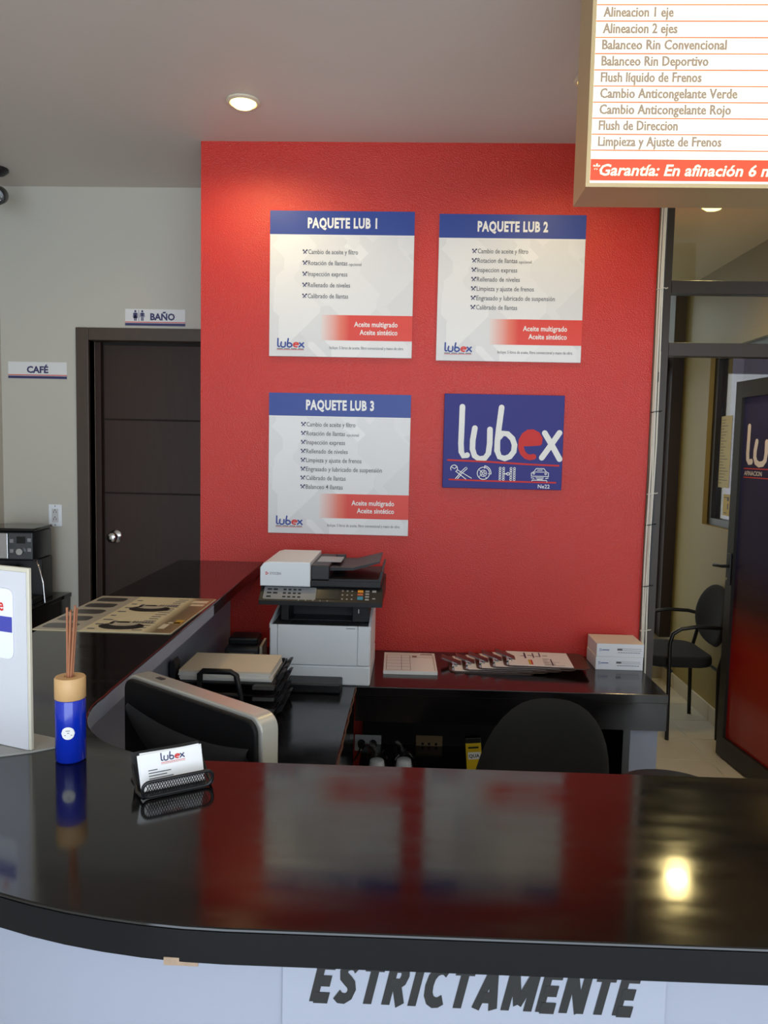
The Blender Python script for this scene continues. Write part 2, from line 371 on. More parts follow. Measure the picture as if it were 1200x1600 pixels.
# ================================================================== PORCH DOOR LEAF (open)
ang = math.atan2(4.112-PY-0.03, 1.711-1.79)
lf = thing('door_2', 'open black framed glass door with blue and red lettered film', 'door', (1.79, PY+0.03, 0.012), ang, kind='structure')
LL = 0.845; LH = 2.0
B().box(0.0, 0.06, -0.02, 0.02, 0, LH).obj('stile', alu_black, lf)
B().box(LL-0.065, LL, -0.02, 0.02, 0, LH).obj('stile', alu_black, lf)
B().box(0.0605, LL-0.0655, -0.02, 0.02, LH-0.085, LH).obj('rail', alu_black, lf)
B().box(0.0605, LL-0.0655, -0.02, 0.02, 0, 0.11).obj('rail', alu_black, lf)
film = ramp_mat('door_film', 2, [(0.1, rgb(150, 22, 16)), (0.62, rgb(150, 22, 16)), (0.86, rgb(58, 26, 36)), (1.1, rgb(48, 48, 86)), (1.95, rgb(50, 52, 100))], 0.16)
B().box(0.0605, LL-0.0655, -0.004, 0.004, 0.1105, LH-0.0855).obj('film_panel', film, lf)
g = lambda u, v: (LL-0.065-u, 0.0052, v)      # the face towards the desk
logo(g, 'lubx', 0.035, 1.575, 0.62, 0.19, 0.030, ink_white, lf)
logo(g, 'e', 0.035, 1.575, 0.62, 0.19, 0.030, ink_red, lf); b = B(); b.quad(g, 0.03, 0.66, 1.548, 1.553); b.quad(g, 0.03, 0.66, 1.503, 1.508); b.obj('logo_red', ink_red, lf, False)
b = B(); b.text(g, 'AFINACION', 0.035, 0.20, 1.516, 0.022, 0.01); b.obj('lettering', ink_white, lf, False)
b = B(); b.box(LL-0.055, LL-0.012, 0.0205, 0.028, 0.93, 1.10, bev=0.003); b.tube([(LL-0.03, 0.026, 1.03), (LL-0.03, 0.062, 1.03), (LL-0.03+0.02, 0.066, 1.03), (LL+0.045, 0.066, 1.025)], 0.009)
b.obj('door_handle', black_pl, lf)
B().cyl((LL-0.033, 0.0205, 0.965), (LL-0.033, 0.034, 0.965), 0.009).obj('lock_cylinder', chrome, lf)
# papers on the porch window
p1 = B().box(-0.0005, 0.0005, 0, 0.16, 0, 0.44).obj('notice_sheet', M('old_paper', rgb(214, 206, 164), 0.8), loc=(VX+0.0555, 4.735, 1.43))
tag(p1, 'long printed sheet taped to the porch window above a small card', 'paper')
g = lambda u, v: (-0.0012, 0.16-u, v)
b = B()
for i in range(22): b.quad(g, 0.012, 0.05+0.09*random.random(), 0.415-i*0.0185, 0.418-i*0.0185)
b.obj('printed_lines', ink_grey, p1, False)
p2 = B().box(-0.0005, 0.0005, 0, 0.095, 0, 0.13).obj('notice_card', M('yellow_paper', rgb(216, 196, 130), 0.8), loc=(VX+0.0555, 4.705, 1.262))
tag(p2, 'small yellowish card taped to the porch window below a long sheet', 'paper')
g = lambda u, v: (-0.0012, 0.095-u, v)
b = B(); b.quad(g, 0.012, 0.07, 0.108, 0.113); b.quad(g, 0.06, 0.085, 0.09, 0.115); b.quad(g, 0.065, 0.08, 0.04, 0.075); b.quad(g, 0.015, 0.06, 0.014, 0.019); b.obj('printed_lines', ink_grey, p2, False)

# ================================================================== RECEPTION COUNTER
CT = 1.126; CB = 1.088
rc = thing('reception_counter', 'high curved reception counter with black glossy top and white front', 'counter', (0, 0, 0))
def arc(cx, cy, r, a0, a1, n): return [(cx+r*math.cos(math.radians(a0+(a1-a0)*k/n)), cy+r*math.sin(math.radians(a0+(a1-a0)*k/n))) for k in range(n+1)]
outer = [(1.30, 0.760)] + arc(-0.18, 1.54, 0.795, 270, 180, 28)
outer += [(-1.00, 3.265)]
inner = [(-0.633, 3.265), (-0.597, 1.50)] + arc(-0.33, 1.43, 0.265, 176, 270, 16) + [(1.30, 1.178)]
B().prism(outer+inner, CB, CT, bev=0.0025).obj('countertop', top_black, rc, ang=19)
o2 = [(1.28, 0.787)] + arc(-0.18, 1.54, 0.753, 270, 180, 28) + [(-0.955, 3.264)]
i2 = [(-0.776, 3.264), (-0.776, 2.05), (-0.70, 1.62)] + arc(-0.33, 1.43, 0.325, 176, 270, 16) + [(1.28, 1.112)]
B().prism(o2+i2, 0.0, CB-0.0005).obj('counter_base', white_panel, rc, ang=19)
# inner edge strip: pale where the band is missing, black where it is left
def strip(pts, off, z0, z1):
    b = B(); n = []
    for i, p in enumerate(pts):
        a = Vector(pts[max(i-1, 0)]); c = Vector(pts[min(i+1, len(pts)-1)]); t = (c-a).normalized(); n.append(Vector((-t.y, t.x)))
    lo = [Vector(p)+q*0.0004 for p, q in zip(pts, n)]; hi = [Vector(p)+q*off for p, q in zip(pts, n)]
    b.prism([tuple(v) for v in lo]+[tuple(v) for v in hi[::-1]], z0, z1); return b
pale = M('raw_edge', rgb(150, 156, 172), 0.6)
strip(outer, 0.0014, CB+0.0005, CT-0.003).obj('edge_tint_band', M('daylight_tint_band', rgb(10, 12, 17), 0.22, spec=0.2), rc, ang=19)  # band added over the fascia; its navy tint paints in reflected blue daylight
strip([(-0.6145, 2.36), (-0.597, 1.50)] + arc(-0.33, 1.43, 0.265, 176, 235, 10), 0.0012, CB+0.001, CT-0.004).obj('edge_strip', pale, rc)
strip(arc(-0.33, 1.43, 0.3235, 174, 214, 8), 0.002, CB-0.075, CB-0.04).obj('cable_slot', black_pl, rc)
B().box(0.0, 0.036, 0, 0.0012, -0.004, 0.0045).obj('edge_chip', M('raw_chipboard', rgb(150, 128, 108), 0.9, var=0.3, vscale=90), rc, loc=(-0.245, 0.7452, CB))
# sheet on the counter front
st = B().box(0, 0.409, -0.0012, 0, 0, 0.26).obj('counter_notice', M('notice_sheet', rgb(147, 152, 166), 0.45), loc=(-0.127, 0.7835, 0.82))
BLOCK = {'E': (.55, [[(.1,0),(.1,1)], [(.1,.9),(.55,.9)], [(.1,.5),(.5,.5)], [(.1,.1),(.55,.1)]]),
 'S': (.60, [[(.55,.80),(.45,.89),(.30,.91),(.17,.86),(.11,.75),(.15,.63),(.30,.53),(.43,.44),(.49,.31),(.45,.17),(.33,.10),(.18,.11),(.05,.20)]]),
 'T': (.60, [[(0,.9),(.6,.9)], [(.3,0),(.3,.9)]]), 'I': (.22, [[(.11,0),(.11,1)]]),
 'R': (.64, [[(.1,0),(.1,1)], [(.1,.9),(.36,.9),(.47,.83),(.50,.70),(.46,.57),(.36,.50),(.1,.5)], [(.30,.48),(.55,0)]]),
 'C': (.66, [[(.62,.82),(.50,.89),(.38,.90),(.24,.84),(.14,.70),(.11,.5),(.14,.30),(.24,.16),(.38,.10),(.50,.11),(.62,.18)]]),
 'A': (.74, [[(.1,0),(.37,.98)], [(.37,.98),(.64,0)], [(.22,.28),(.52,.28)]]),
 'M': (.90, [[(.1,0),(.1,1)], [(.8,0),(.8,1)], [(.12,.95),(.45,.15)], [(.45,.15),(.78,.95)]]),
 'N': (.70, [[(.1,0),(.1,1)], [(.6,0),(.6,1)], [(.12,.97),(.58,.03)]])}
word = 'ESTRICTAMENTE'; cap_ = 0.048; tot = sum(BLOCK[c][0] for c in word)+0.17*(len(word)-1); kx = 0.343/tot; x = 0.0
for c in word:                                  # heavy slanted block capitals, one part each
    wd_, sts = BLOCK[c]; b = B()
    fl = lambda u, v, x=x: (0.030+(x+u)*kx+0.22*v*cap_, -0.0018, 0.204+v*cap_)
    for st_ in sts: b.stroke(fl, st_, 0.26, False)
    b.obj('letter', M('notice_ink', rgb(10, 10, 12), 0.6), st, False); x += wd_+0.17
tag(st, 'pale grey notice with bold black slanted lettering on the counter front', 'notice')

# ================================================================== LOW DESK
dk = thing('office_desk', 'low black corner desk along the red wall and counter', 'desk', (0, 0, 0))
DT = 0.755
deskpoly = [(-0.19, 1.32), (-0.19, 2.742), (0.945, 2.756), (0.945, RW-0.003), (-0.770, RW-0.003), (-0.770, 2.06), (-0.69, 1.66), (-0.62, 1.32)]
B().prism(deskpoly, DT-0.032, DT, bev=0.002).obj('desktop', desk_black, dk)
B().box(-0.189, 0.944, 2.758, 2.776, DT-0.135, DT-0.0325).obj('apron', desk_black, dk)
B().box(0.926, 0.944, 2.777, RW-0.004, DT-0.135, DT-0.0325).obj('apron', desk_black, dk)
B().box(-0.212, -0.194, 1.34, 2.757, 0.0, DT-0.0325).obj('side_panel', desk_black, dk)
B().box(-0.189, 0.82, RW-0.022, RW-0.004, 0.0, DT-0.0325).obj('back_panel', M('back_board', rgb(20, 15, 15), 0.5), dk)
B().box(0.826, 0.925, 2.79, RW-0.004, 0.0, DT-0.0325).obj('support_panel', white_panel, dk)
B().box(0.800, 0.825, 2.79, RW-0.023, 0.0, DT-0.0325).obj('side_panel', desk_black, dk)
B().box(-0.188, 0.799, 2.80, RW-0.023, 0.325, 0.345).obj('shelf', desk_black, dk)
b = B(); pts = []
for k in range(41): pts.append((-0.1895+(0.0015 if k % 3 else 0.004), 1.33+k*1.405/40, DT-0.004+0.003*math.sin(k*2.1)))
b.tube(pts, 0.0028, 5).obj('chipped_edge', M('chipped_wood', rgb(96, 66, 50), 0.8), dk)
# wall sockets under the desk
def outlet(name, label, cat, x, y, z, wd, ht, mt, plugs=0):
    o = B().box(-wd/2, wd/2, -0.006, 0, -ht/2, ht/2, bev=0.002).obj(name, mt, loc=(x, y, z)); tag(o, label, cat); return o
o = outlet('wall_socket', 'white socket plate with black plugs under the desk', 'socket', -0.165, RW-0.0225, 0.348, 0.115, 0.072, white_pl)
for dx in (-0.028, 0.022):
    B().cyl((dx, -0.0065, 0.0), (dx, -0.034, 0.0), 0.017, 0.014, 14).obj('plug', black_pl, o)
    B().tube([(dx, -0.032, -0.002), (dx-0.01, -0.045, -0.03), (dx-0.03, -0.03, -0.07)], 0.004, 6).obj('cord', black_pl, o)
o = outlet('wall_socket', 'beige socket plate with dark holes under the desk', 'socket', 0.10, RW-0.0225, 0.354, 0.115, 0.072, M('beige_plate', rgb(170, 146, 112), 0.5))
b = B()
for dx in (-0.028, 0.0, 0.03): b.cyl((dx, -0.0058, 0.0), (dx, -0.0072, 0.0), 0.006, seg=10)
b.obj('socket_holes', ink_black, o)

# ================================================================== WALL POSTERS
def poster(n, loc, rows, label, red_hi):
    W = 0.6; H = 0.596; T = 0.012
    pm = MATS.get('poster_print')
    if pm is None:
        pm = M('poster_print', rgb(232, 232, 232), 0.45); nt = pm.node_tree; bs = nt.nodes['Principled BSDF']
        tc = nt.nodes.new('ShaderNodeTexCoord'); mp = nt.nodes.new('ShaderNodeMapping'); mp.inputs['Rotation'].default_value = (0, PI/4, 0)
        vo = nt.nodes.new('ShaderNodeTexVoronoi'); vo.distance = 'CHEBYCHEV'; vo.feature = 'F1'; vo.inputs['Scale'].default_value = 5.5
        vo.inputs['Randomness'].default_value = 0.85
        cr = nt.nodes.new('ShaderNodeValToRGB'); cr.color_ramp.elements[0].color = rgb(212, 213, 216); cr.color_ramp.elements[1].color = rgb(243, 243, 243)
        nt.links.new(tc.outputs['Object'], mp.inputs[0]); nt.links.new(mp.outputs[0], vo.inputs['Vector'])
        nt.links.new(vo.outputs['Color'], cr.inputs[0]); nt.links.new(cr.outputs[0], bs.inputs['Base Color'])
    o = B().box(0, W, -T, 0, 0, H, bev=0.001, seg=1).obj('price_poster', pm, loc=loc)
    tag(o, label, 'poster', 'service package posters on the red wall')
    F = lambda off: (lambda u, v: (u*W, -T-off, (1-v)*H))
    g = F(0.0006); g2 = F(0.0012)
    B().quad(g, 0.0, 1.0, 0.161, 0.0).obj('header_band', ink_blue, o, False)
    B().quad(g, 0.0, 1.0, 0.168, 0.161).obj('header_rule', ink_white, o, False)
    band = MATS.get('poster_band') or ramp_mat('poster_band', 0, [(0.21, rgb(228, 226, 224)), (0.30, rgb(230, 120, 100)), (0.34, rgb(222, 62, 46)), (0.6, rgb(222, 62, 46))], 0.45)
    B().quad(g, 0.365, 1.0, 0.884, 0.709).obj('red_band', band, o, False)
    tt = lambda mt, nm, s, u0, u1, v, c, bold=0.0, gap=1.0: B().text(lambda x, y: g2(x, -y), s, u0, u1, -v, c, bold, 0.0, gap).obj(nm, mt, o, False)
    tt(ink_white, 'title', 'PAQUETE LUB %d' % n, 0.262, 0.742, 0.114, 0.064, 0.042, 1.1)
    tt(ink_white, 'oil_line', 'Aceite multigrado', 0.595, 0.898, 0.788, 0.034, 0.018); tt(ink_white, 'oil_line', 'Aceite sintético', 0.634, 0.898, 0.843, 0.034, 0.018)
    for s, u1, v in rows:
        tt(ink_grey, 'service_line', s, 0.268, u1, v, 0.031, 0.004)
        if s.startswith('Rota'): tt(ink_grey, 'service_note', 'opcional', u1+0.010, u1+0.097, v+0.002, 0.020)
        ic = B(); q = lambda x, y: g2(0.246+x, v-0.014-y)
        ic.stroke(q, [(-0.012, -0.012), (0.012, 0.012)], 0.006, False); ic.stroke(q, [(-0.012, 0.010), (0.010, -0.012)], 0.005, False)
        ic.disc(q, 0.012, 0.012, 0.006, n=8); ic.disc(q, -0.012, 0.011, 0.006, n=8); ic.obj('wrench_icon', ink_navy, o, False)
    tt(ink_grey, 'footnote', 'Incluye: 5 litros de aceite, filtro convencional y mano de obra', 0.425, 0.94, 0.945, 0.020)
    q = lambda x, y: g2(x, -y)
    logo(q, 'lubx', 0.055, -0.936, 0.192, 0.058, 0.0105, ink_blue, o)
    logo(q, 'e', 0.055, -0.936, 0.192, 0.058, 0.0105, ink_red, o); b = B(); b.quad(g2, 0.055, 0.246, 0.956, 0.953); b.obj('logo_rule', ink_red, o, False)
    b = B()
    for k in range(4): b.quad(g2, 0.057+k*0.049, 0.097+k*0.049, 0.950, 0.945)
    b.obj('tagline', ink_grey, o, False)
    B().disc(g2, 0.5, 0.035, 0.005, n=10).obj('screw', ink_grey, o, False)
    return o
A = ['Cambio de aceite y filtro', 'Rotación de llantas', 'Inspección express', 'Rellenado de niveles', 'Limpieza y ajuste de frenos', 'Engrasado y lubricado de suspensión', 'Calibrado de llantas', 'Balanceo 4 llantas']
E_ = [0.613, 0.541, 0.542, 0.562, 0.660, 0.806, 0.550, 0.531]
def rows(idx, v0, dv, alt=None): return [((alt or {}).get(i, A[i]), E_[i], v0+k*dv) for k, i in enumerate(idx)]
Z0 = 0.12
poster(1, (-0.6153, RW, 2.479+Z0-0.596), rows([0, 1, 2, 3, 6], 0.293, 0.0755), 'white poster headed PAQUETE LUB 1 with five listed services', 0)
poster(2, (0.0865, RW, 2.4722+Z0-0.596), rows([0, 1, 2, 3, 4, 5, 6], 0.263, 0.0637, {1: 'Rotacion de llantas', 2: 'Inspeccion express'}), 'white poster headed PAQUETE LUB 2 with seven listed services', 0)
poster(3, (-0.6132, RW, 1.7308+Z0-0.596), rows(range(8), 0.234, 0.0633), 'white poster headed PAQUETE LUB 3 with eight listed services', 0)
# hand-painted canvas
cv = B().box(0, 0.4993, -0.018, 0, 0, 0.3941, bev=0.002).obj('painted_canvas', M('canvas_blue', rgb(42, 42, 128), 0.6, bump=0.15, bscale=500), loc=(0.1274, RW, 1.7398+Z0-0.3941))
tag(cv, 'blue hand-painted canvas with white and red lettering and small car icons', 'painting')
def CP(off):   # sketch units 0..970 x 0..765 measured from the canvas corner
    return lambda u, v: (u/970*0.4993, -0.018-off, 0.3941-v/764*0.3941)
g = CP(0.0008); g2 = CP(0.0014)
q = lambda x, y: g(x, -y)
paint_white = M('paint_white', rgb(236, 236, 232), 0.6, bump=0.3, bscale=300); paint_red = M('paint_red', rgb(206, 40, 36), 0.6, bump=0.3, bscale=300)
logo(q, 'lubx', 112, -520, 846, 415, 46, paint_white, cv)
logo(q, 'e', 112, -520, 846, 415, 46, paint_red, cv); b = B(); b.out = -1
b.poly([g2(*p) for p in ((640, 380), (670, 320), (720, 302), (765, 330), (775, 385))])
b.stroke(g2, [(40, 538), (350, 545), (700, 560), (940, 566)], 14); b.stroke(g2, [(55, 696), (400, 702), (920, 704)], 13); b.obj('red_strokes', paint_red, cv, False)
b = B(); b.out = -1; LW = 6
def poly(pts, wd=LW, cl=False): b.stroke(g2, pts+([pts[0]] if cl else []), wd)
def ring(x, y, r, wd=LW, a0=0, a1=360): poly([(x+r*math.cos(math.radians(a0+(a1-a0)*k/18)), y+r*math.sin(math.radians(a0+(a1-a0)*k/18))) for k in range(19)], wd)
# wrench and screwdriver
ring(92, 606, 28, a0=150, a1=420); poly([(75, 596), (95, 608), (112, 594)]); poly([(108, 630), (190, 690)]); poly([(122, 618), (235, 682)])
poly([(190, 592), (200, 604), (150, 650), (140, 640)], cl=True); poly([(140, 645), (104, 690)]); poly([(150, 655), (120, 692)]); poly([(112, 680), (128, 664)])
# brake disc
ring(332, 640, 50); ring(332, 640, 26, 5); ring(332, 640, 9, 5); ring(332, 640, 62, 6, -80, 5); poly([(342, 578), (340, 600)]); poly([(392, 645), (372, 642)])
for k in range(5): ring(332+17*math.cos(k*1.257), 640+17*math.sin(k*1.257), 3, 4)
poly([(300, 615), (308, 622)], 5); poly([(352, 672), (358, 680)], 5); poly([(300, 668), (306, 660)], 5)
# axle with tyres
for x in (468, 496, 556, 584):
    for k in range(6): ring(x, 596+k*18, 8, 5)
poly([(505, 640), (525, 640)], 8); poly([(542, 640), (556, 640)], 8); ring(532, 640, 11)
# car on a lift
poly([(722, 650), (722, 628), (742, 618), (760, 592), (822, 592), (842, 618), (860, 626), (860, 655)]); poly([(722, 655), (862, 655)]); poly([(752, 620), (835, 620)], 5)
poly([(770, 606), (810, 604)], 5); ring(742, 632, 7, 5); ring(838, 634, 7, 5); poly([(722, 668), (745, 672)]); poly([(838, 672), (858, 668)]); poly([(760, 668), (820, 668)]); poly([(770, 680), (815, 680)])
poly([(728, 694), (728, 686), (848, 688), (850, 700)])
b.text(lambda x, y: g2(x, -y), 'Ne22', 778, 874, -752, 30, 0.01)
b.obj('icon_strokes', ink_white, cv, False)

# small wall signs
def sign(name, label, x, z, wd, ht, body, u0, u1):
    o = B().box(0, wd, -0.004, 0, 0, ht, bev=0.0006, seg=1).obj(name, M('sign_white', rgb(226, 226, 224), 0.5), loc=(x, GY, z)); tag(o, label, 'sign', 'lettered signs on the grey wall')
    g = XZ(-0.0046)
    B().quad(g, 0, wd, 0, 0.013).obj('blue_band', ink_navy, o, False); B().quad(g, 0, wd, 0.0155, 0.0195).obj('red_rule', ink_red, o, False)
    B().text(g, body, u0, u1, 0.029, 0.031, 0.038).obj('lettering', ink_navy, o, False); return o
s1 = sign('wall_sign', 'small white sign reading BAÑO with toilet figures above the door', -1.449, 2.210, 0.303, 0.082, 'BAÑO', 0.127, 0.251)
b = B(); g = XZ(-0.005)
for x, sk_ in ((0.052, True), (0.087, False)):
    b.disc(g, x, 0.0705, 0.0055, n=10); b.quad(g, x-0.0075, x+0.0075, 0.046, 0.0635); b.stroke(g, [(x-0.0095, 0.061), (x-0.011, 0.043)], 0.003); b.stroke(g, [(x+0.0095, 0.061), (x+0.011, 0.043)], 0.003)
    if sk_: b.poly([g(x-0.006, 0.05), g(x-0.0115, 0.036), g(x+0.0115, 0.036), g(x+0.006, 0.05)])
    b.quad(g, x-0.006, x-0.001, 0.024, 0.047); b.quad(g, x+0.001, x+0.006, 0.024, 0.047)
b.quad(g, 0.0685, 0.0705, 0.022, 0.077); b.obj('toilet_figures', ink_navy, s1, False)
sign('wall_sign', 'small white sign reading CAFÉ above the power outlet', -2.048, 1.940, 0.301, 0.083, 'CAFÉ', 0.096, 0.206)
# outlet on the grey wall
o = B().box(-0.034, 0.034, -0.006, 0, -0.056, 0.056, bev=0.002).obj('power_outlet', white_pl, loc=(-1.816, GY, 1.25)); tag(o, 'white double power outlet on the grey wall beside the door', 'outlet')
B().box(-0.017, 0.017, -0.0085, -0.0062, -0.034, 0.034, bev=0.001, seg=1).obj('socket_insert', M('outlet_grey', rgb(206, 206, 206), 0.4), o)
b = B()
for zc in (0.018, -0.018):
    b.box(-0.008, -0.0055, -0.0092, -0.0086, zc-0.005, zc+0.005); b.box(0.0055, 0.008, -0.0092, -0.0086, zc-0.005, zc+0.005); b.cyl((0, -0.0086, zc+0.01), (0, -0.0092, zc+0.01), 0.003, seg=8)
b.cyl((0, -0.006, 0.048), (0, -0.0068, 0.048), 0.003, seg=8).cyl((0, -0.006, -0.048), (0, -0.0068, -0.048), 0.003, seg=8)
b.obj('socket_slots', ink_black, o)['kind'] = 'stuff'

# ================================================================== CEILING SPOTS
bulb = emit('lamp_lens', (1.0, 0.80, 0.26, 1), 4.0)
def spot(x, y, z, label, power, ang=110):
    t = thing('ceiling_spotlight', label, 'spotlight', (x, y, z), group='recessed ceiling spotlights')
    n = 28; b = B()
    b.lathe([(0.062, -0.0005), (0.062, -0.006), (0.05, -0.010), (0.046, -0.006), (0.046, -0.0006)], n); b.obj('trim_ring', M('lamp_trim', rgb(226, 214, 190), 0.4), t)
    B().lathe([(0.0455, -0.001), (0.0455, -0.010), (0.034, -0.020), (0.008, -0.025)], n).obj('lamp_lens', bulb, t)
    l = bpy.data.lights.new('lamp_light', 'SPOT'); l.energy = power; l.color = (1.0, 0.74, 0.32); l.spot_size = math.radians(ang); l.spot_blend = 0.6; l.shadow_soft_size = 0.045
    lo = bpy.data.objects.new('lamp_light', l); COL.objects.link(lo); lo.parent = t; lo.location = (0, 0, -0.045); return t
spot(-0.651, 2.90, CEIL, 'lit round recessed ceiling spotlight above the PAQUETE LUB 1 poster', 10.5, 165)
spot(0.575, 2.72, CEIL, 'lit round recessed ceiling spotlight behind the hanging light box', 10.5, 165)
spot(1.36, 3.71, VC, 'lit round recessed spotlight in the porch ceiling', 26, 160)

# ================================================================== HANGING LIGHT BOX
LX0, LX1, LZ0, LZ1, LY = 0.377, 1.60, 2.222, 2.84, 1.80
lb = thing('menu_light_box', 'hanging backlit service menu with a champagne metal frame', 'light box', (LX0, LY, LZ0))
LW_ = LX1-LX0; LH_ = LZ1-LZ0
b = B().box(0, LW_, 0.004, 0.15, 0, LH_); b.obj('housing', pale_steel, lb, False)
b = B().box(-0.004, LW_+0.004, -0.006, 0.0035, -0.004, 0.005).box(-0.004, 0.005, -0.006, 0.0035, 0.0051, LH_-0.0051).box(LW_-0.005, LW_+0.004, -0.006, 0.0035, 0.0051, LH_-0.0051).box(-0.004, LW_+0.004, -0.006, 0.0035, LH_-0.005, LH_+0.004)
b.obj('face_frame', pale_steel, lb)
face_m = emit('menu_face', (1.0, 0.92, 0.70, 1), 1.3)
B().box(0.0055, LW_-0.0055, -0.002, 0.0035, 0.0055, LH_-0.0055).obj('lit_face', face_m, lb, False)
g = XZ(-0.0026); g2 = XZ(-0.0031)
redface = emit('menu_red', rgb(226, 70, 40), 0.75)
B().quad(g, 0.006, LW_-0.006, 0.011, 0.058).obj('red_footer', redface, lb, False)
line_m = emit('menu_line', rgb(220, 100, 50), 0.5)
ys = [58.0+24.6*k for k in range(12)]
b = B(); zl = []
z = 0.0755
for k in range(14):
    b.quad(g, 0.006, LW_-0.006, z, z+0.0028); zl.append(z); z += 0.0345
b.obj('row_rules', line_m, lb, False)
rowtxt = [('Limpieza y Ajuste de Frenos', 0.289), ('Flush de Direccion', 0.191), ('Cambio Anticongelante Rojo', 0.306), ('Cambio Anticongelante Verde', 0.318), ('Flush líquido de Frenos', 0.238), ('Balanceo Rin Deportivo', 0.251), ('Balanceo Rin Convencional', 0.289), ('Alineacion 2 ejes', 0.180), ('Alineacion 1 eje', 0.170)]
tm = emit('menu_text', rgb(150, 132, 114), 0.45)
for (s, u1), zz_ in zip(rowtxt, zl): B().text(g2, s, 0.020, u1+0.003, zz_+0.0105, 0.0200, 0.026, 0.0, 1.04).text(XZ(-0.0033), s, 0.0212, u1+0.0042, zz_+0.0105, 0.0200, 0.026, 0.0, 1.04).obj('menu_row', tm, lb, False)
tw = emit('menu_footer_text', rgb(250, 226, 190), 0.95)
B().text(g2, '*Garantía: En afinación 6 meses', 0.010, 0.475, 0.0225, 0.0235, 0.02, 0.22).obj('footer_lettering', tw, lb, False)
for x in (0.2, LW_-0.2): B().cyl((x, 0.075, LH_), (x, 0.075, CEIL-LZ0-0.0005), 0.008, seg=10).obj('hanger_rod', pale_steel, lb)

# ================================================================== SECURITY CAMERA
sc = thing('security_camera', 'black bullet security camera on the ceiling near the grey wall', 'camera', (-1.955, 3.60, CEIL), 0.0)
B().lathe([(0.05, -0.0005), (0.05, -0.012), (0.03, -0.03), (0.012, -0.034)], 24).obj('mount', black_pl, sc)
B().tube([(0, 0, -0.03), (0, -0.005, -0.07), (0.01, -0.02, -0.10)], 0.012, 10).obj('arm', black_pl, sc)
mt = Matrix.Translation((-0.02, 0.05, -0.105)) @ Matrix.Rotation(math.radians(22), 4, 'Z') @ Matrix.Rotation(math.radians(108), 4, 'X')
B().lathe([(0.034, -0.03), (0.040, -0.02), (0.040, 0.135), (0.036, 0.14)], 24, mat=mt).obj('body', black_pl, sc)
B().lathe([(0.034, 0.1402), (0.034, 0.144), (0.018, 0.146)], 24, mat=mt).obj('lens_glass', black_gloss, sc)
b = B()
for k in range(10): b.lathe([(0.003, 0.1442), (0.003, 0.1465)], 8, mat=mt, c=(0.026*math.cos(k*PI/5), 0.026*math.sin(k*PI/5)))
b.obj('infrared_leds', M('led_grey', rgb(150, 150, 150), 0.3), sc)

# ================================================================== CABLES BESIDE THE RED WALL
cb = thing('cable_bundle', 'bundle of white cables tied down the edge of the red wall', 'cable', (0.999, RW-0.018, 0))
for k in range(7):
    ph = random.random()*6; x0 = -0.010+0.0032*k; y0 = (-0.006, 0.002, -0.010)[k % 3]; pts = []
    for i in range(34):
        z = 0.05+i*(CEIL-0.06)/33; amp = 0.004 if z < 1.7 else 0.002
        pts.append((x0+amp*math.sin(z*5+ph), y0+0.003*math.cos(z*4+ph*2), z))
    B().tube(pts, 0.0036, 7).obj('cable', M('dark_cable', rgb(60, 62, 66), 0.5) if k in (6,) else M('white_cable', rgb(214, 208, 196), 0.5), cb)
for z in (2.66, 2.30, 1.80, 1.46, 1.33, 1.07, 0.88):
    b = B().tube([(0.017*math.cos(a*PI/8), -0.003+0.012*math.sin(a*PI/8), z+0.003*math.cos(a*PI/8)) for a in range(16)], 0.0022, 6, closed=True)
    b.tube([(0.017, -0.003, z), (0.026, -0.008, z+0.004)], 0.0022, 6); b.obj('cable_tie', black_pl if z in (1.80, 1.33, 1.07) else M('white_cable', rgb(214, 208, 196), 0.5), cb)

# ================================================================== PRINTER
pr = thing('office_printer', 'white and black multifunction printer on the low desk', 'printer', (-0.509, 2.745, DT+0.0006))
PW = 0.372; PD = 0.37
B().box(0, PW, 0, PD, 0.0, 0.073, bev=0.006).obj('paper_cassette', white_pl, pr)
B().box(0.0005, PW-0.0005, 0.003, PD, 0.0745, 0.205, bev=0.006).obj('body', white_pl, pr)
for x0, x1 in ((0.004, 0.030), (0.325, PW-0.004)): B().box(x0, x1, -0.004, 0.0028, 0.076, 0.222, bev=0.002).obj('corner_panel', white_pl, pr)
B().box(0.0315, 0.3235, -0.005, 0.0028, 0.0755, 0.222, bev=0.002).obj('front_cover', white_pl, pr)
B().box(0.01, PW-0.01, 0.004, PD-0.02, 0.2055, 0.220).obj('output_tray', dark_pl, pr)
for x in (0.0, PW-0.0095):
    B().prism([(0.003, 0.2055), (PD, 0.2055), (PD, 0.28), (0.12, 0.245), (0.003, 0.222)], x, x+0.009, 'yz').obj('side_panel', white_pl, pr)
b = B()
for k in range(5): b.box(0.07+k*0.055, 0.073+k*0.055, 0.02, 0.17, 0.2205, 0.222)
b.box(0.05, 0.31, 0.09, 0.092, 0.2205, 0.222); b.obj('tray_ribs', M('rib_grey', rgb(62, 62, 64), 0.5), pr)
B().box(0.03, PW-0.03, 0.19, PD, 0.2205, 0.30).obj('rear_housing', black_pl, pr)
for x0, x1 in ((0.03, 0.06), (PW-0.075, PW-0.0105)): B().box(x0, x1, 0.07, 0.1895, 0.2205, 0.30, bev=0.003).obj('scanner_post', black_pl, pr)
for x in (0.12, 0.19, 0.26): B().box(x, x+0.045, 0.185, 0.1895, 0.262, 0.276).obj('exit_label', M('label_blue_grey', rgb(150, 165, 190), 0.5), pr)
B().box(PW-0.052, PW-0.049, 0.068, 0.0698, 0.255, 0.27).obj('power_mark', ink_white, pr)
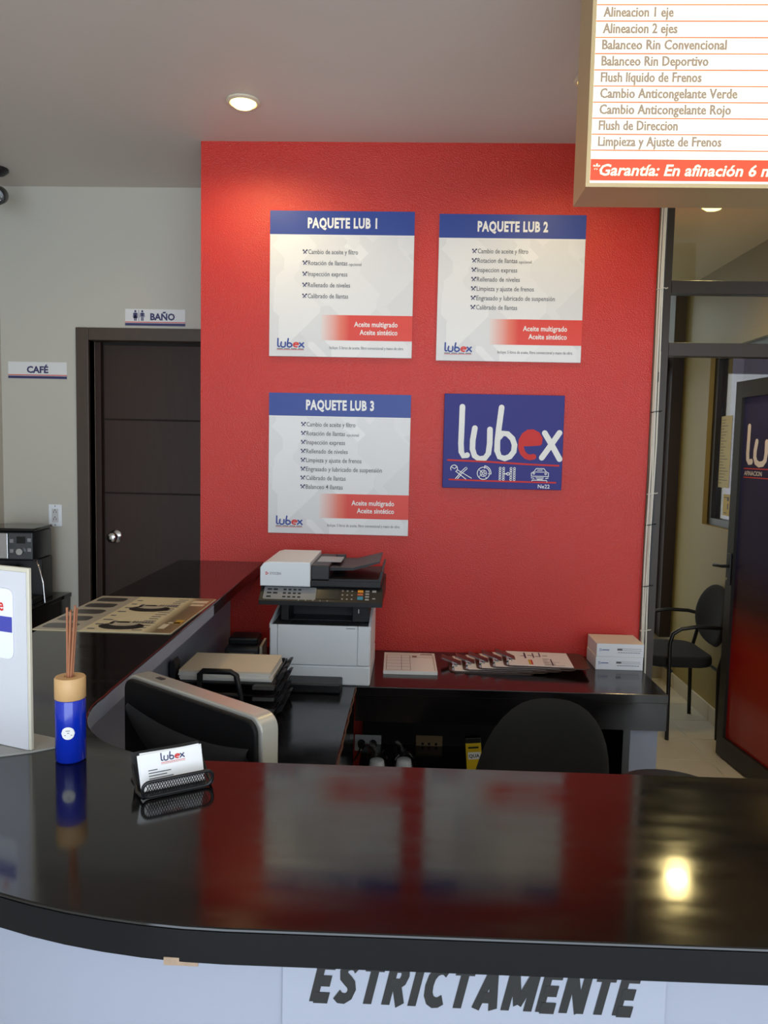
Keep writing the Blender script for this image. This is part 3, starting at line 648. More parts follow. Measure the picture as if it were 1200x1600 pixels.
# scanner and control panel
B().prism([(-0.045, 0.302), (-0.03, 0.300), (PD-0.02, 0.300), (PD-0.02, 0.362), (0.01, 0.362), (-0.045, 0.318)], -0.032, 0.412, 'yz', bev=0.002).obj('scanner_unit', black_pl, pr)
sl = Vector((0, 0.055, 0.044)).normalized(); nv = Vector((0, -sl.z, sl.y))
def PP(off):
    return lambda u, v: tuple(Vector((u, -0.045, 0.318))+sl*v+nv*off)
L_ = math.hypot(0.055, 0.044)
B().poly([PP(0.001)(*p) for p in rpoly(-0.018, 0.172, 0.006, L_-0.006, 0.006)]).obj('key_plate', M('key_plate_grey', rgb(130, 133, 138), 0.4), pr, False)
b = B()
for r in range(3):
    for k in range(4): b.quad(PP(0.002), 0.052+k*0.018, 0.063+k*0.018, 0.014+r*0.017, 0.021+r*0.017)
    for k in range(2):
        if not (r == 0 and k == 1): b.quad(PP(0.002), -0.006+k*0.022, 0.010+k*0.022, 0.014+r*0.017, 0.021+r*0.017)
b.obj('keypad', ink_black, pr, False)
B().quad(PP(0.0012), 0.175, 0.26, 0.012, L_-0.008).obj('display', M('lcd', rgb(40, 42, 40), 0.15), pr, False)
b = B()
for r in range(3):
    for k in range(3): b.disc(PP(0.0015), 0.268+k*0.017, 0.014+r*0.019, 0.0035, n=8)
for k in range(5): b.quad(PP(0.0015), 0.11+k*0.026, 0.113+k*0.026, 0.001, 0.006)
b.obj('number_keys', M('key_grey', rgb(150, 150, 150), 0.4), pr, False)
B().quad(PP(0.0015), 0.322, 0.342, 0.046, 0.058).obj('orange_key', M('key_orange', rgb(232, 150, 40), 0.4), pr, False)
B().quad(PP(0.0015), 0.322, 0.342, 0.032, 0.042).obj('brown_key', M('key_brown', rgb(190, 100, 60), 0.4), pr, False)
B().quad(PP(0.0015), 0.322, 0.342, 0.012, 0.028).obj('blue_key', M('key_blue', rgb(50, 130, 160), 0.4), pr, False)
b = B()
for r in range(4): b.quad(PP(0.0015), 0.350, 0.364, 0.010+r*0.013, 0.018+r*0.013)
b.quad(PP(0.0015), 0.374, 0.389, 0.048, 0.058); b.quad(PP(0.0015), 0.376, 0.387, 0.016, 0.022); b.obj('grey_keys', M('key_grey', rgb(150, 150, 150), 0.4), pr, False)
# document feeder
b = B().prism([(-0.034, 0.363), (-0.034, 0.430), (-0.022, 0.446), (0.0, 0.452), (0.148, 0.452), (0.148, 0.363)], -0.006, 0.335, 'xz', bev=0.003); b.obj('feeder_cover', white_pl, pr)
B().box(0.1485, 0.405, 0.0, 0.33, 0.363, 0.386, bev=0.003).obj('feeder_base', black_pl, pr)
B().box(0.1485, 0.215, 0.01, 0.33, 0.3865, 0.44, bev=0.004).obj('feeder_block', dark_pl, pr)
B().prism([(0.2155, 0.418), (0.30, 0.420), (0.398, 0.450), (0.398, 0.456), (0.298, 0.430), (0.2155, 0.430)], 0.04, 0.30, 'xz').obj('feeder_tray', black_pl, pr)
B().prism([(0.2155, 0.3865), (0.405, 0.3865), (0.412, 0.424), (0.404, 0.424), (0.396, 0.395), (0.2155, 0.393)], 0.0, 0.325, 'xz').obj('exit_tray', black_pl, pr)
B().box(0.2155, 0.25, 0.30, 0.33, 0.393, 0.44).obj('tray_wall', dark_pl, pr)
B().box(0.16, 0.25, 0.10, 0.24, 0.4405, 0.4415).obj('feeder_label', M('label_grey', rgb(170, 178, 190), 0.5), pr)
g = XZ(-0.0066)
B().text(g, 'KYOCERA', 0.002, 0.043, 0.405, 0.009, 0.02).obj('lettering', M('brand_grey', rgb(150, 152, 158), 0.5), pr, False)
b = B(); b.stroke(g, [(-0.011, 0.414), (-0.004, 0.4095), (-0.011, 0.405)], 0.003); b.stroke(g, [(-0.013, 0.405), (-0.013, 0.414)], 0.002); b.obj('logo_mark', ink_red, pr, False)
B().box(0.282, 0.315, -0.0056, -0.0051, 0.212, 0.215).obj('model_print', M('brand_grey', rgb(150, 152, 158), 0.5), pr)
B().cyl((PW-0.028, -0.0045, 0.13), (PW-0.028, -0.0065, 0.13), 0.0085, seg=18).obj('power_button', white_pl, pr)
b = B()
for k in range(8): b.box(PW-0.0003, PW+0.0006, 0.09, 0.102, 0.115+k*0.011, 0.121+k*0.011)
b.obj('side_vents', ink_white, pr)
B().box(0.078, 0.272, -0.100, -0.0005, 0.0, 0.034, bev=0.005).obj('front_tray', black_pl, pr)

# ================================================================== SMALL TERMINAL BEHIND THE TRAYS
dv = thing('card_terminal', 'small black device with cream side behind the paper trays', 'device', (-0.64, 2.93, DT), 0.05)
B().box(-0.07, 0.065, -0.05, 0.09, 0, 0.095, bev=0.012, seg=3).obj('body', dark_pl, dv)
B().box(-0.06, 0.055, -0.02, 0.085, 0.0955, 0.125, bev=0.008).obj('head', black_pl, dv)
B().box(0.0655, 0.075, -0.045, 0.085, 0.0, 0.10).obj('side_cover', cream_pl, dv)
B().box(-0.05, 0.045, -0.056, -0.0505, 0.055, 0.075).obj('paper_slot', M('slot_grey', rgb(120, 116, 104), 0.5), dv)

# ================================================================== LETTER TRAYS WITH PAPER
tr = thing('letter_tray', 'stacked black plastic letter trays on the low desk', 'letter tray', (-0.582, 2.49, DT+0.0006))
for k in range(4):
    z = 0.004+k*0.036; dx = 0.0
    b = B(); b.prism(rpoly(-0.162+dx, 0.162+dx, -0.125, 0.125, 0.02), z, z+0.004)
    for sx in (-1, 1): b.box(sx*0.160-0.003+dx, sx*0.160+0.003+dx, -0.08, 0.12, z+0.0041, z+0.022, bev=0.001, seg=1)
    b.box(-0.155+dx, 0.155+dx, 0.117, 0.123, z+0.0041, z+0.022)
    b.prism([(-0.17, z), (-0.125, z), (-0.125, z+0.004), (-0.165, z+0.010)], 0.10, 0.168, 'yz')
    o = b.obj('tray', black_pl, tr)
    for yy in (-0.05, 0.02, 0.09):
        B().prism([(0.163, z), (0.176, z+0.006), (0.186, z+0.030), (0.178, z+0.030), (0.163, z+0.016)], yy-0.022, yy+0.018, 'xz').obj('side_lip', dark_pl, o)
b = B(); b.tube([(-0.062, -0.150, 0.03), (-0.070, -0.150, 0.09), (-0.070, -0.150, 0.150), (-0.060, -0.150, 0.160), (0.028, -0.150, 0.160), (0.045, -0.150, 0.150), (0.058, -0.150, 0.09), (0.066, -0.150, 0.03), (0.066, -0.150, 0.0)], 0.0095, 8)
b.tube([(-0.066, -0.150, 0.085), (0.056, -0.150, 0.085)], 0.008, 8); b.tube([(-0.062, -0.150, 0.03), (-0.062, -0.13, 0.006)], 0.009, 8); b.obj('upright_handle', black_pl, tr)
B().prism([(-0.178, 0.0), (-0.168, 0.0), (-0.166, 0.16), (-0.174, 0.175), (-0.186, 0.165)], -0.09, -0.04, 'xz').obj('paper_stop', dark_pl, tr)
ps = thing('paper_stack', 'stack of white paper lying in the black letter trays', 'paper', (-0.582, 2.49, DT+0.1172))
for k in range(5):
    a = random.uniform(-0.03, 0.03) if k else 0; dx = random.uniform(-0.006, 0.006)
    B().box(-0.148, 0.148, -0.105, 0.105, 0.0, 0.006).obj('sheets', cream_paper if k == 4 else paper, ps, False, loc=(dx, random.uniform(-0.006, 0.004), k*0.0063), rz=a)

# ================================================================== COMPUTER MONITOR
mdir = Vector((0.333, -0.246)).normalized(); ma = math.atan2(mdir.y, mdir.x)
mo = thing('computer_monitor', 'black backed computer monitor with silver edge behind the counter', 'monitor', (-0.575+0.21*mdir.x+0.03*0.594, 1.505+0.21*mdir.y+0.03*0.804, DT+0.0006), ma)
MW = 0.200; z0 = 0.075; z1 = 0.405
def rbox(x0, x1, y0, y1, z0, z1, r): return B().prism(rpoly(x0, x1, z0, z1, r, 6), y0, y1, 'xz', bev=0.003)
tiltm = Matrix.Rotation(math.radians(-4), 4, 'X')
fr = rbox(-MW, MW, -0.030, 0.010, z0, z1, 0.028).obj('silver_frame', silver, mo)
bk = rbox(-MW+0.006, MW-0.006, -0.040, -0.0305, z0+0.006, z1-0.006, 0.024).obj('back_cover', M('monitor_back', rgb(12, 12, 14), 0.5, spec=0.3), mo)
def bulge():
    b = B(); n = 24; nz = 5; rows_ = []
    for j in range(nz+1):
        t = j/nz; r = []
        for i in range(n+1):
            u = -1+2*i/n; zt = z1-0.055-0.02*(1-u*u); zb = z1-0.075-0.085*(1-u*u)**0.8
            r.append(b.bm.verts.new((u*(MW-0.02), -0.0412-0.006*math.sin(PI*t), zt+(zb-zt)*t)))
        rows_.append(r)
    for j in range(nz):
        for i in range(n): b.bm.faces.new((rows_[j][i], rows_[j+1][i], rows_[j+1][i+1], rows_[j][i+1]))
    return b
mesh_m = M('speaker_mesh', rgb(38, 38, 40), 0.6, bump=0.8, bscale=900, bdist=0.002)
bulge().obj('vent_mesh', mesh_m, bk, recalc=False)
B().box(-MW+0.075, -MW+0.095, -0.014, -0.004, z1+0.0002, z1+0.0012).obj('camera_slide', dark_pl, fr)
B().box(-MW+0.012, MW-0.012, 0.0102, 0.0122, z0+0.02, z1-0.012).obj('screen', black_gloss, mo)
B().box(-0.09, 0.09, -0.07, 0.09, 0.0, 0.012, bev=0.004).obj('stand_base', black_pl, mo)
B().box(-0.035, 0.035, -0.028, 0.02, 0.0121, z0-0.0005).obj('stand_neck', black_pl, mo)

# ================================================================== ON THE COUNTER
# acrylic placard
sh = thing('placard_stand', 'white upright placard in a clear stand on the black counter', 'placard', (-0.596, 1.172, CT), math.radians(-20))
acr = M('acrylic_edge', rgb(206, 200, 182), 0.25)
b = B().box(-0.215, 0.0, -0.003, 0.003, 0.0035, 0.297, bev=0.0008, seg=1); b.obj('acrylic_sleeve', acr, sh)
B().box(-0.2148, -0.0045, -0.0046, -0.0031, 0.004, 0.290).obj('placard_face', M('placard_white', rgb(208, 208, 214), 0.4), sh)
B().prism([(-0.215, 0.055), (-0.215, -0.055), (-0.05, -0.055), (0.0, -0.004), (0.022, 0.03), (0.0, 0.055)], 0.0, 0.003, 'xy').obj('foot_plate', M('acrylic_foot', rgb(176, 174, 166), 0.12, alpha=0.75), sh)
pl = B().prism(rpoly(-0.150, -0.031, 0.148, 0.262, 0.012), -0.0072, -0.0047, 'xz', bev=0.001).obj('label_plate', M('label_plate', rgb(236, 238, 246), 0.3), sh)
g = XZ(-0.0076)
B().quad(g, -0.1495, -0.0315, 0.192, 0.217).obj('blue_band', M('label_violet', rgb(70, 74, 170), 0.4), pl, False)
B().text(g, 'e', -0.0600, -0.0490, 0.226, 0.019, 0.02).obj('lettering', ink_red, pl, False)
# reed diffuser
df = thing('reed_diffuser', 'blue glazed reed diffuser bottle with wooden collar and brown sticks', 'diffuser', (-0.524, 1.150, CT))
R_ = 0.0228
B().lathe([(R_-0.003, 0), (R_, 0.003), (R_, 0.096), (R_-0.001, 0.0985)], 40).obj('bottle', blue_glaze, df)
B().lathe([(R_-0.001, 0.0988), (R_+0.0004, 0.100), (R_+0.0004, 0.131), (R_-0.001, 0.133), (0.009, 0.133), (0.0085, 0.131)], 40).obj('wooden_collar', wood, df)
b = B()
for k in range(7):
    a = k*0.9; r0 = 0.0045; b.tube([(r0*math.cos(a)*0.8, r0*math.sin(a), 0.128), (0.004+0.0075*math.cos(a+0.4), 0.0075*math.sin(a+0.4), 0.240+0.004*math.sin(k*2.2))], 0.0017, 6)
    b.obj('reed', reed, df); b = B()
b.bm.free()
lab = B(); n = 24
def cylpt(u, v, r=R_+0.0008): a = -PI/2+0.12+u/R_; return (r*math.cos(a), r*math.sin(a), v)
for k in range(10):
    a0 = -0.0098+k*0.00196; a1 = a0+0.00196; h0 = math.sqrt(max(0, 0.0098**2-a0*a0)); h1 = math.sqrt(max(0, 0.0098**2-a1*a1))
    lab.poly([cylpt(0.003+a0, 0.05-h0-1e-5), cylpt(0.003+a1, 0.05-h1-1e-5), cylpt(0.003+a1, 0.05+h1+1e-5), cylpt(0.003+a0, 0.05+h0+1e-5)])
lo = lab.obj('round_label', paper, df, False)
b = B(); f2 = lambda u, v: cylpt(u, v, R_+0.0012)
for k, (a, c) in enumerate(((-0.003, 0.003), (-0.001, 0.002), (-0.005, 0.006))): b.quad(f2, 0.003+a, 0.003+c, 0.0535-k*0.0035, 0.0545-k*0.0035)
b.obj('label_print', ink_grey, lo, False)
# card holder with cards
CA = math.radians(33); CL = Vector((-0.343, 1.078, CT))
ch = thing('card_holder', 'black metal mesh card holder on the counter', 'card holder', CL, CA)
b = B(); y0, y1, zt = -0.034, -0.030, 0.026
rim = [(u, -0.036-0.004*(v/0.024), v) for u, v in rpoly(-0.050, 0.050, 0.003, zt, 0.010, 4)]
b.tube(rim, 0.0026, 8, closed=True).obj('front_rim', black_pl, ch)
b = B(); nx = 26
for i in range(nx+1):
    u = -0.048+0.096*i/nx
    for s in (-1, 1):
        u2 = u+s*0.010
        if abs(u2) < 0.050: b.tube([(u, -0.0365, 0.004), (u2, -0.0395, zt-0.001)], 0.0006, 4)
b.obj('front_mesh', black_pl, ch)
tl_ = math.radians(24)
B().prism([(-0.030, 0.0), (0.040, 0.0), (0.040, 0.0025), (-0.030, 0.0025)], -0.048, 0.048, 'yz').obj('base_plate', black_pl, ch)
mt = Matrix.Translation((0, -0.004, 0.003)) @ Matrix.Rotation(-tl_, 4, 'X')
B().box(-0.050, 0.050, 0.0125, 0.0142, 0, 0.052, mat=mt).obj('back_plate', black_pl, ch)
for s in (-1, 1):
    B().tube([(s*0.050, -0.037, 0.006), (s*0.052, -0.015, 0.004), (s*0.050, 0.02, 0.03)], 0.0022, 6).obj('side_wire', black_pl, ch)
mats_ = []
for k in range(3):
    roll_ = Matrix.Rotation(math.radians((0, -1.5, 1.0)[k]), 4, 'Y')
    mt = Matrix.Translation((-0.001+(0, -0.001, 0.001)[k], -0.022+0.0, 0.0050)) @ Matrix.Rotation(-tl_, 4, 'X') @ Matrix.Translation((0, 0.0005+k*0.0018, 0.001*k)) @ roll_
    cd = B().box(-0.045, 0.045, 0, (0.0012, 0.0012, 0.0012)[k], 0.0, 0.0505, mat=mt).obj('business_card', M('card_white', rgb(244, 244, 244), 0.45), loc=CL, rz=CA)
    tag(cd, ('white business card with logo and small text at the front of the mesh holder', 'plain white business card standing second in the mesh holder', 'plain white business card standing last in the mesh holder')[k], 'business card', 'business cards in the holder')
    if k == 0:
        g = lambda u, v: tuple(mt @ Vector((u, -0.0004, v)))
        logo(g, 'lubx', -0.0155, 0.0375, 0.035, 0.0105, 0.0017, ink_navy, cd)
        logo(g, 'e', -0.0155, 0.0375, 0.035, 0.0105, 0.0019, ink_red, cd); b = B(); b.quad(g, -0.015, 0.02, 0.0345, 0.0352); b.quad(g, -0.015, 0.02, 0.0328, 0.0333); b.obj('logo_red', ink_red, cd, False)
        b = B()
        for i, L in enumerate((0.013, 0.032, 0.026, 0.035, 0.012)): b.quad(g, -0.034, -0.034+L, 0.0265-i*0.0038, 0.0278-i*0.0038)
        b.obj('small_print', ink_grey, cd, False)
# printed counter mat
mA = thing('counter_mat', 'printed cream tyre advert mat lying on the black counter', 'mat', (-0.995, 1.958, CT))
MW_, MH_ = 0.372, 0.470
mm = M('mat_print', rgb(222, 210, 172), 0.3, var=0.06, vscale=9)
B().prism(rpoly(0, MW_, 0, MH_, 0.008), 0.0003, 0.0020).obj('sheet', mm, mA, False)
g = XY(0.0023); g2 = XY(0.0026)
q = lambda G: (lambda u, v: G(u*MW_, v*MH_))
brown = ramp_mat('mat_brown', 0, [(0.30, rgb(206, 190, 150)), (0.325, rgb(120, 104, 76)), (0.372, rgb(150, 120, 86))], 0.3)
B().quad(q(g), 0.80, 0.995, 0.005, 0.995).obj('brown_border', brown, mA, False)
B().quad(q(g), 0.005, 0.34, 0.005, 0.995).obj('grey_border', M('mat_grey', rgb(176, 168, 150), 0.3), mA, False)
b = B()
for k in range(5):
    v = 0.05+k*0.19; b.poly([q(g2)(u*0.24+0.03, v+w_*0.125) for u, w_ in rpoly(0, 1, 0, 1, 0.25)])
b.obj('photo_blocks', M('mat_dark', rgb(66, 62, 60), 0.3), mA, False)
for v in (0.14, 0.62): B().disc(q(g2), 0.58, v, 0.165, 0.085).obj('tyre_print', M('mat_black', rgb(38, 34, 32), 0.3), mA, False)
g3 = XY(0.0029)
for v in (0.17, 0.65): B().disc(q(g3), 0.57, v+0.03, 0.11, 0.06).obj('tyre_centre', M('mat_pale', rgb(190, 182, 160), 0.3), mA, False)
b = B()
for v in (0.22, 0.70):
    for k in range(7): b.quad(q(g3), 0.62+k*0.022, 0.634+k*0.022, v, v+0.05)
    b.quad(q(g3), 0.50, 0.60, v, v+0.03); b.quad(q(g3), 0.46, 0.49, v-0.04, v+0.05)
for k in range(16): b.quad(q(g2), 0.68+0.02*random.random(), 0.76+0.03*random.random(), 0.05+k*0.058, 0.066+k*0.058)
for k in range(8): b.quad(q(g2), 0.37, 0.41+0.05*random.random(), 0.05+k*0.115, 0.075+k*0.115)
b.obj('small_print', M('mat_text', rgb(112, 108, 112), 0.4), mA, False)
b = B(); b.quad(q(g2), 0.86, 0.97, 0.74, 0.80); b.quad(q(g2), 0.84, 0.97, 0.83, 0.91); b.quad(q(g2), 0.88, 0.97, 0.24, 0.27); b.quad(q(g2), 0.86, 0.91, 0.10, 0.22); b.obj('pale_marks', M('mat_cream', rgb(224, 210, 180), 0.3), mA, False)
B().quad(q(g2), 0.92, 0.98, 0.23, 0.33).obj('yellow_mark', M('mat_yellow', rgb(206, 160, 60), 0.3), mA, False)

# ================================================================== ON THE DESK
fp = thing('form_pad', 'pad of printed white forms on the desk beside the printer', 'form pad', (0.008, 3.045, DT), 0.02)
B().box(-0.105, 0.105, -0.135, 0.135, 0.0003, 0.014, bev=0.0005, seg=1).obj('pad', paper, fp, False)
g = XY(0.0144); b = B()
b.quad(g, -0.095, 0.04, 0.118, 0.121); b.quad(g, -0.095, 0.095, 0.095, 0.0975)
for x in (-0.095, -0.035, 0.0, 0.095): b.quad(g, x, x+0.0016, -0.12, 0.095)
for y in (0.055, 0.015, -0.03, -0.075, -0.12): b.quad(g, -0.095, 0.002, y, y+0.0022)
b.quad(g, 0.0, 0.095, 0.06, 0.0625); b.quad(g, 0.01, 0.03, 0.068, 0.088); b.quad(g, 0.045, 0.095, 0.108, 0.12)
b.obj('form_lines', M('form_brown', rgb(120, 70, 60), 0.6), fp, False)
def clipboard(k, x, y, z, a, label):
    t = thing('clipboard', label, 'clipboard', (x, y, z), a, 'clipboards fanned out on the desk')
    B().prism(rpoly(0, 0.335, -0.115, 0.115, 0.030), 0.0003, 0.0038).obj('board', M('hardboard', rgb(74, 52, 38), 0.35, var=0.12, vscale=20), t)
    sheet = B().box(0.020, 0.270, -0.105, 0.105, 0.0041, 0.0058).obj('sheet', paper, t, False)
    b = B(); g = XY(0.0062)
    for i in range(9): b.quad(g, 0.16+0.0*i, 0.17+0.085*random.random(), -0.095+i*0.012, -0.0915+i*0.012)
    for i in range(4): b.quad(g, 0.075+i*0.03, 0.095+i*0.03, 0.03+0.012*(i % 2), 0.038+0.012*(i % 2))
    b.obj('form_text', ink_grey, sheet, False)['kind'] = 'stuff'
    b = B(); b.quad(g, 0.09, 0.097, 0.0, 0.085); b.quad(g, 0.125, 0.130, 0.01, 0.085); b.quad(g, 0.152, 0.157, 0.03, 0.095); b.quad(g, 0.19, 0.195, -0.09, 0.0); b.obj('purple_blocks', M('form_purple', rgb(80, 56, 96), 0.6), sheet, False)
    b = B(); b.quad(g, 0.10, 0.108, -0.09, -0.02); b.obj('yellow_block', M('form_yellow', rgb(206, 176, 50), 0.6), sheet, False)
    b = B(); b.quad(g, 0.109, 0.116, -0.09, -0.02); b.obj('red_block', ink_red, sheet, False)
    b = B(); b.box(0.012, 0.034, -0.055, 0.055, 0.0060, 0.0085, bev=0.001, seg=1); b.tube([(0.018, -0.055, 0.011), (0.018, 0.055, 0.011)], 0.005, 8); c = b.obj('clip', chrome, t)
    B().prism([(-0.030, 0.030), (-0.026, 0.034), (0.020, 0.018), (0.050, 0.0066), (0.048, 0.0060), (0.016, 0.013)], -0.030, 0.030, 'xz').obj('clip_lever', M('steel_grey', rgb(120, 112, 110), 0.3, metal=0.8), c)
    return t
labs = ['dark hardboard clipboard at the bottom, by the form pad', 'dark hardboard clipboard second up in the fanned row', 'dark hardboard clipboard in the middle of the fanned row', 'dark hardboard clipboard second from the top of the fanned row', 'dark hardboard clipboard on top with its printed form uncovered']
for k in range(5): clipboard(k, 0.165+k*0.055, 3.075+0.004*k, DT+k*0.0064, -0.01-0.010*k, labs[k])
for k in range(2):
    t = thing('carton', ('white printed carton resting on the desk under a like one', 'white printed carton on top of a like one by the cables')[k], 'box', (0.756+0.002*k, 3.066, DT+k*0.0535), 0.0, 'white cartons on the desk')
    B().box(0, 0.188, 0, 0.16, 0, 0.053, bev=0.0012, seg=1).obj('box', M('carton_white', rgb(226, 228, 234), 0.55), t)
    B().poly([(0.0005, 0.0005, 0.0534), (0.1875, 0.0005, 0.0534), (0.1875, 0.1595, 0.0534), (0.0005, 0.1595, 0.0534)]).obj('lid_flap', cream_paper, t, False)
    g = XZ(-0.0006); b = B(); b.quad(g, 0.022, 0.05, 0.026, 0.030); b.stroke(g, [(0.013, 0.022), (0.012, 0.033), (0.017, 0.033), (0.018, 0.024), (0.022, 0.026)], 0.0022); b.obj('logo_print', M('carton_blue', rgb(96, 110, 160), 0.5), t, False)
    b = B(); b.stroke(g, [(0.082, 0.027), (0.178, 0.027), (0.178, 0.034), (0.082, 0.034), (0.082, 0.027)], 0.0012, False); b.quad(g, 0.082, 0.102, 0.028, 0.034)
    for i in range(9): b.quad(g, 0.085+i*0.01, 0.093+i*0.01, 0.017, 0.0195)
    b.obj('carton_print', ink_grey, t, False)

# cups in bags under the desk
bagm = glass('clear_bag', (0.93, 0.93, 0.93, 1), 1.35)
for k, (x, y) in enumerate(((-0.110, 2.86), (-0.006, 2.875))):
    t = thing('foam_cup_stack', ('bagged upturned white foam cups under the desk, nearer the white socket', 'bagged upturned white foam cups under the desk, nearer the yellow package')[k], 'cups', (x, y, 0.3455), group='foam cups under the desk')
    for i in range(2): B().lathe([(0.036, 0.0), (0.037, 0.003), (0.027, 0.075), (0.025, 0.077)], 24).obj('cup', white_pl, t, loc=(0, 0, i*0.010))
    b = B(); n = 18; rings = []
    for j, (r, z) in enumerate(((0.043, 0.002), (0.044, 0.05), (0.040, 0.092), (0.022, 0.108), (0.034, 0.135), (0.045, 0.15))):
        rings.append([b.bm.verts.new(((r+0.006*math.sin(i*3+j*2+k))*math.cos(2*PI*i/n), (r+0.006*math.cos(i*5+j))*math.sin(2*PI*i/n), z+0.006*math.sin(i*2.3+k) if j > 2 else z)) for i in range(n)])
    for a, c in zip(rings, rings[1:]):
        for i in range(n): b.bm.faces.new((a[i], a[(i+1) % n], c[(i+1) % n], c[i]))
    b.obj('plastic_bag', bagm, t)
yb = thing('yellow_package', 'slim yellow package standing on the shelf under the desk', 'package', (0.272, 2.90, 0.3455), 0.0)
mt = Matrix.Rotation(math.radians(-5), 4, 'Y')
B().box(-0.030, 0.030, -0.012, 0.012, 0.003, 0.155, bev=0.002, mat=mt).obj('carton', M('package_yellow', rgb(222, 186, 20), 0.45), yb)
B().box(-0.030, 0.030, -0.0128, 0.0128, 0.156, 0.176, bev=0.002, mat=mt).obj('cap', black_pl, yb)
g = lambda u, v: tuple(mt @ Vector((u, -0.0126, v)))
B().quad(g, -0.022, 0.026, 0.092, 0.120).obj('white_patch', ink_white, yb, False)
b = B(); g2 = lambda u, v: tuple(mt @ Vector((u, -0.0131, v))); b.text(g2, 'QUA', -0.019, 0.022, 0.099, 0.013, 0.02); b.quad(g2, -0.02, 0.02, 0.135, 0.142); b.obj('lettering', ink_black, yb, False)
# white board leaning under the desk
wl = B().prism([(0.0, 0.0), (0.035, 0.0), (-0.055, 0.46), (-0.075, 0.46)], 0, 0.012, 'xz', bev=0.001).obj('white_strip', white_pl, loc=(0.762, 2.87, 0.3456))
tag(wl, 'narrow white strip leaning under the desk behind the office chair', 'strip')
wl.location = (0.745, 2.84, 0.3456)
wl.scale = (1, 1, 0.58)

# ================================================================== CHAIRS
def pad(wd, ht, th, curve, n=20, mth=14, p=3.2):
    # upholstered back: super-ellipse outline, bowed, domed on both faces; local x across, z up, y depth
    b = B(); grid = {}
    for side in (-1, 1):
        for i in range(mth+1):
            r = i/mth
            for k in range(n*2):
                a = PI*k/n; c, s = math.cos(a), math.sin(a)
                rr = (abs(c)**p+abs(s)**p)**(-1/p)
                x = wd/2*r*rr*c; z = ht/2*r*rr*s
                x *= 1-0.14*(z/(ht/2)) if z > 0 else 1
                y = side*th/2*math.sqrt(max(0, 1-r**5)) + curve*(x/(wd/2))**2
                grid[side, i, k] = b.bm.verts.new((x, y, z+ht/2))
    for side in (-1, 1):
        for i in range(1, mth):
            for k in range(2*n):
                q = [grid[side, i, k], grid[side, i, (k+1) % (2*n)], grid[side, i+1, (k+1) % (2*n)], grid[side, i+1, k]]
                b.bm.faces.new(q)
        b.bm.faces.new([grid[side, 1, k] for k in range(2*n)])
    for v in [grid[s_, 0, k] for s_ in (-1, 1) for k in range(2*n)]: b.bm.verts.remove(v)
    bmesh.ops.remove_doubles(b.bm, verts=b.bm.verts[:], dist=1e-5)
    bmesh.ops.recalc_face_normals(b.bm, faces=b.bm.faces[:]); return b
oc = thing('office_chair', 'black fabric swivel office chair tucked under the desk', 'chair', (0.31, 2.22, 0), math.radians(14))
bo = pad(0.40, 0.46, 0.07, -0.03, p=2.6).obj('backrest', fabric, oc, ang=60); bo.location = (0.0, -0.13, 0.50); bo.rotation_euler = (math.radians(6), math.radians(5), 0)
B().prism(rpoly(-0.23, 0.23, -0.16, 0.28, 0.08), 0.42, 0.48, bev=0.015).obj('seat', fabric, oc)
B().tube([(0, -0.165, 0.62), (0, -0.18, 0.50), (0, -0.14, 0.405), (0, 0.02, 0.40)], 0.018, 8).obj('back_bar', black_pl, oc)
B().cyl((0, 0.05, 0.10), (0, 0.05, 0.419), 0.026).obj('gas_column', black_pl, oc)
for k in range(5):
    a = k*2*PI/5+0.3; e = (0.26*math.cos(a), 0.05+0.26*math.sin(a))
    B().tube([(0, 0.05, 0.115), (e[0], e[1], 0.075)], [0.024, 0.014], 8).obj('base_arm', black_pl, oc)
    B().tube([(e[0]-0.012*math.sin(a), e[1]+0.012*math.cos(a), 0.03), (e[0]+0.012*math.sin(a), e[1]-0.012*math.cos(a), 0.03)], 0.03, 14).obj('caster', black_pl, oc)
# round stool behind the counter
sto = thing('round_stool', 'round black stool seat just behind the counter', 'stool', (0.80, 2.25, -0.0))
B().lathe([(0.15, 0.565), (0.172, 0.575), (0.176, 0.60), (0.165, 0.62), (0.10, 0.626), (0.01, 0.627)], 32).obj('seat', M('black_vinyl', rgb(28, 26, 24), 0.4), sto)
B().cyl((0, 0, 0.05), (0, 0, 0.5645), 0.022).obj('column', black_pl, sto)
B().lathe([(0.18, 0.0), (0.18, 0.012), (0.05, 0.03), (0.0225, 0.049)], 28).obj('base', black_pl, sto)
# visitor chair in the porch, facing the red wall side
vc = thing('visitor_chair', 'black visitor chair with metal arms standing on the porch tiles', 'chair', (1.63, 4.58, 0), math.radians(90))
# local: x across (= world Y), y forward is -Y local -> built so that the back lies at local -y (world +X)
tubem = M('black_steel', rgb(26, 24, 22), 0.35, metal=0.3)
hw = 0.245
for s in (-1, 1):
    B().tube([(s*hw, 0.14, 0.0), (s*hw, 0.15, 0.56), (s*hw, 0.135, 0.615), (s*hw, 0.09, 0.645), (s*hw, 0.0, 0.66), (s*hw, -0.12, 0.655), (s*hw*0.93, -0.175, 0.645)], 0.0115, 10).obj('arm_leg', tubem, vc)
    B().tube([(s*hw*0.9, -0.15, 0.0), (s*hw*0.9, -0.14, 0.40), (s*hw*0.9, -0.175, 0.55), (s*hw*0.85, -0.19, 0.72)], 0.0115, 10).obj('rear_leg', tubem, vc)
B().tube([(-hw, 0.135, 0.40), (hw, 0.135, 0.40)], 0.010, 8).obj('cross_bar', tubem, vc)
B().tube([(-hw*0.9, -0.14, 0.40), (hw*0.9, -0.14, 0.40)], 0.010, 8).obj('cross_bar', tubem, vc)
B().prism(rpoly(-0.225, 0.225, -0.13, 0.26, 0.10, 8), 0.412, 0.475, bev=0.018).obj('seat', fabric, vc)
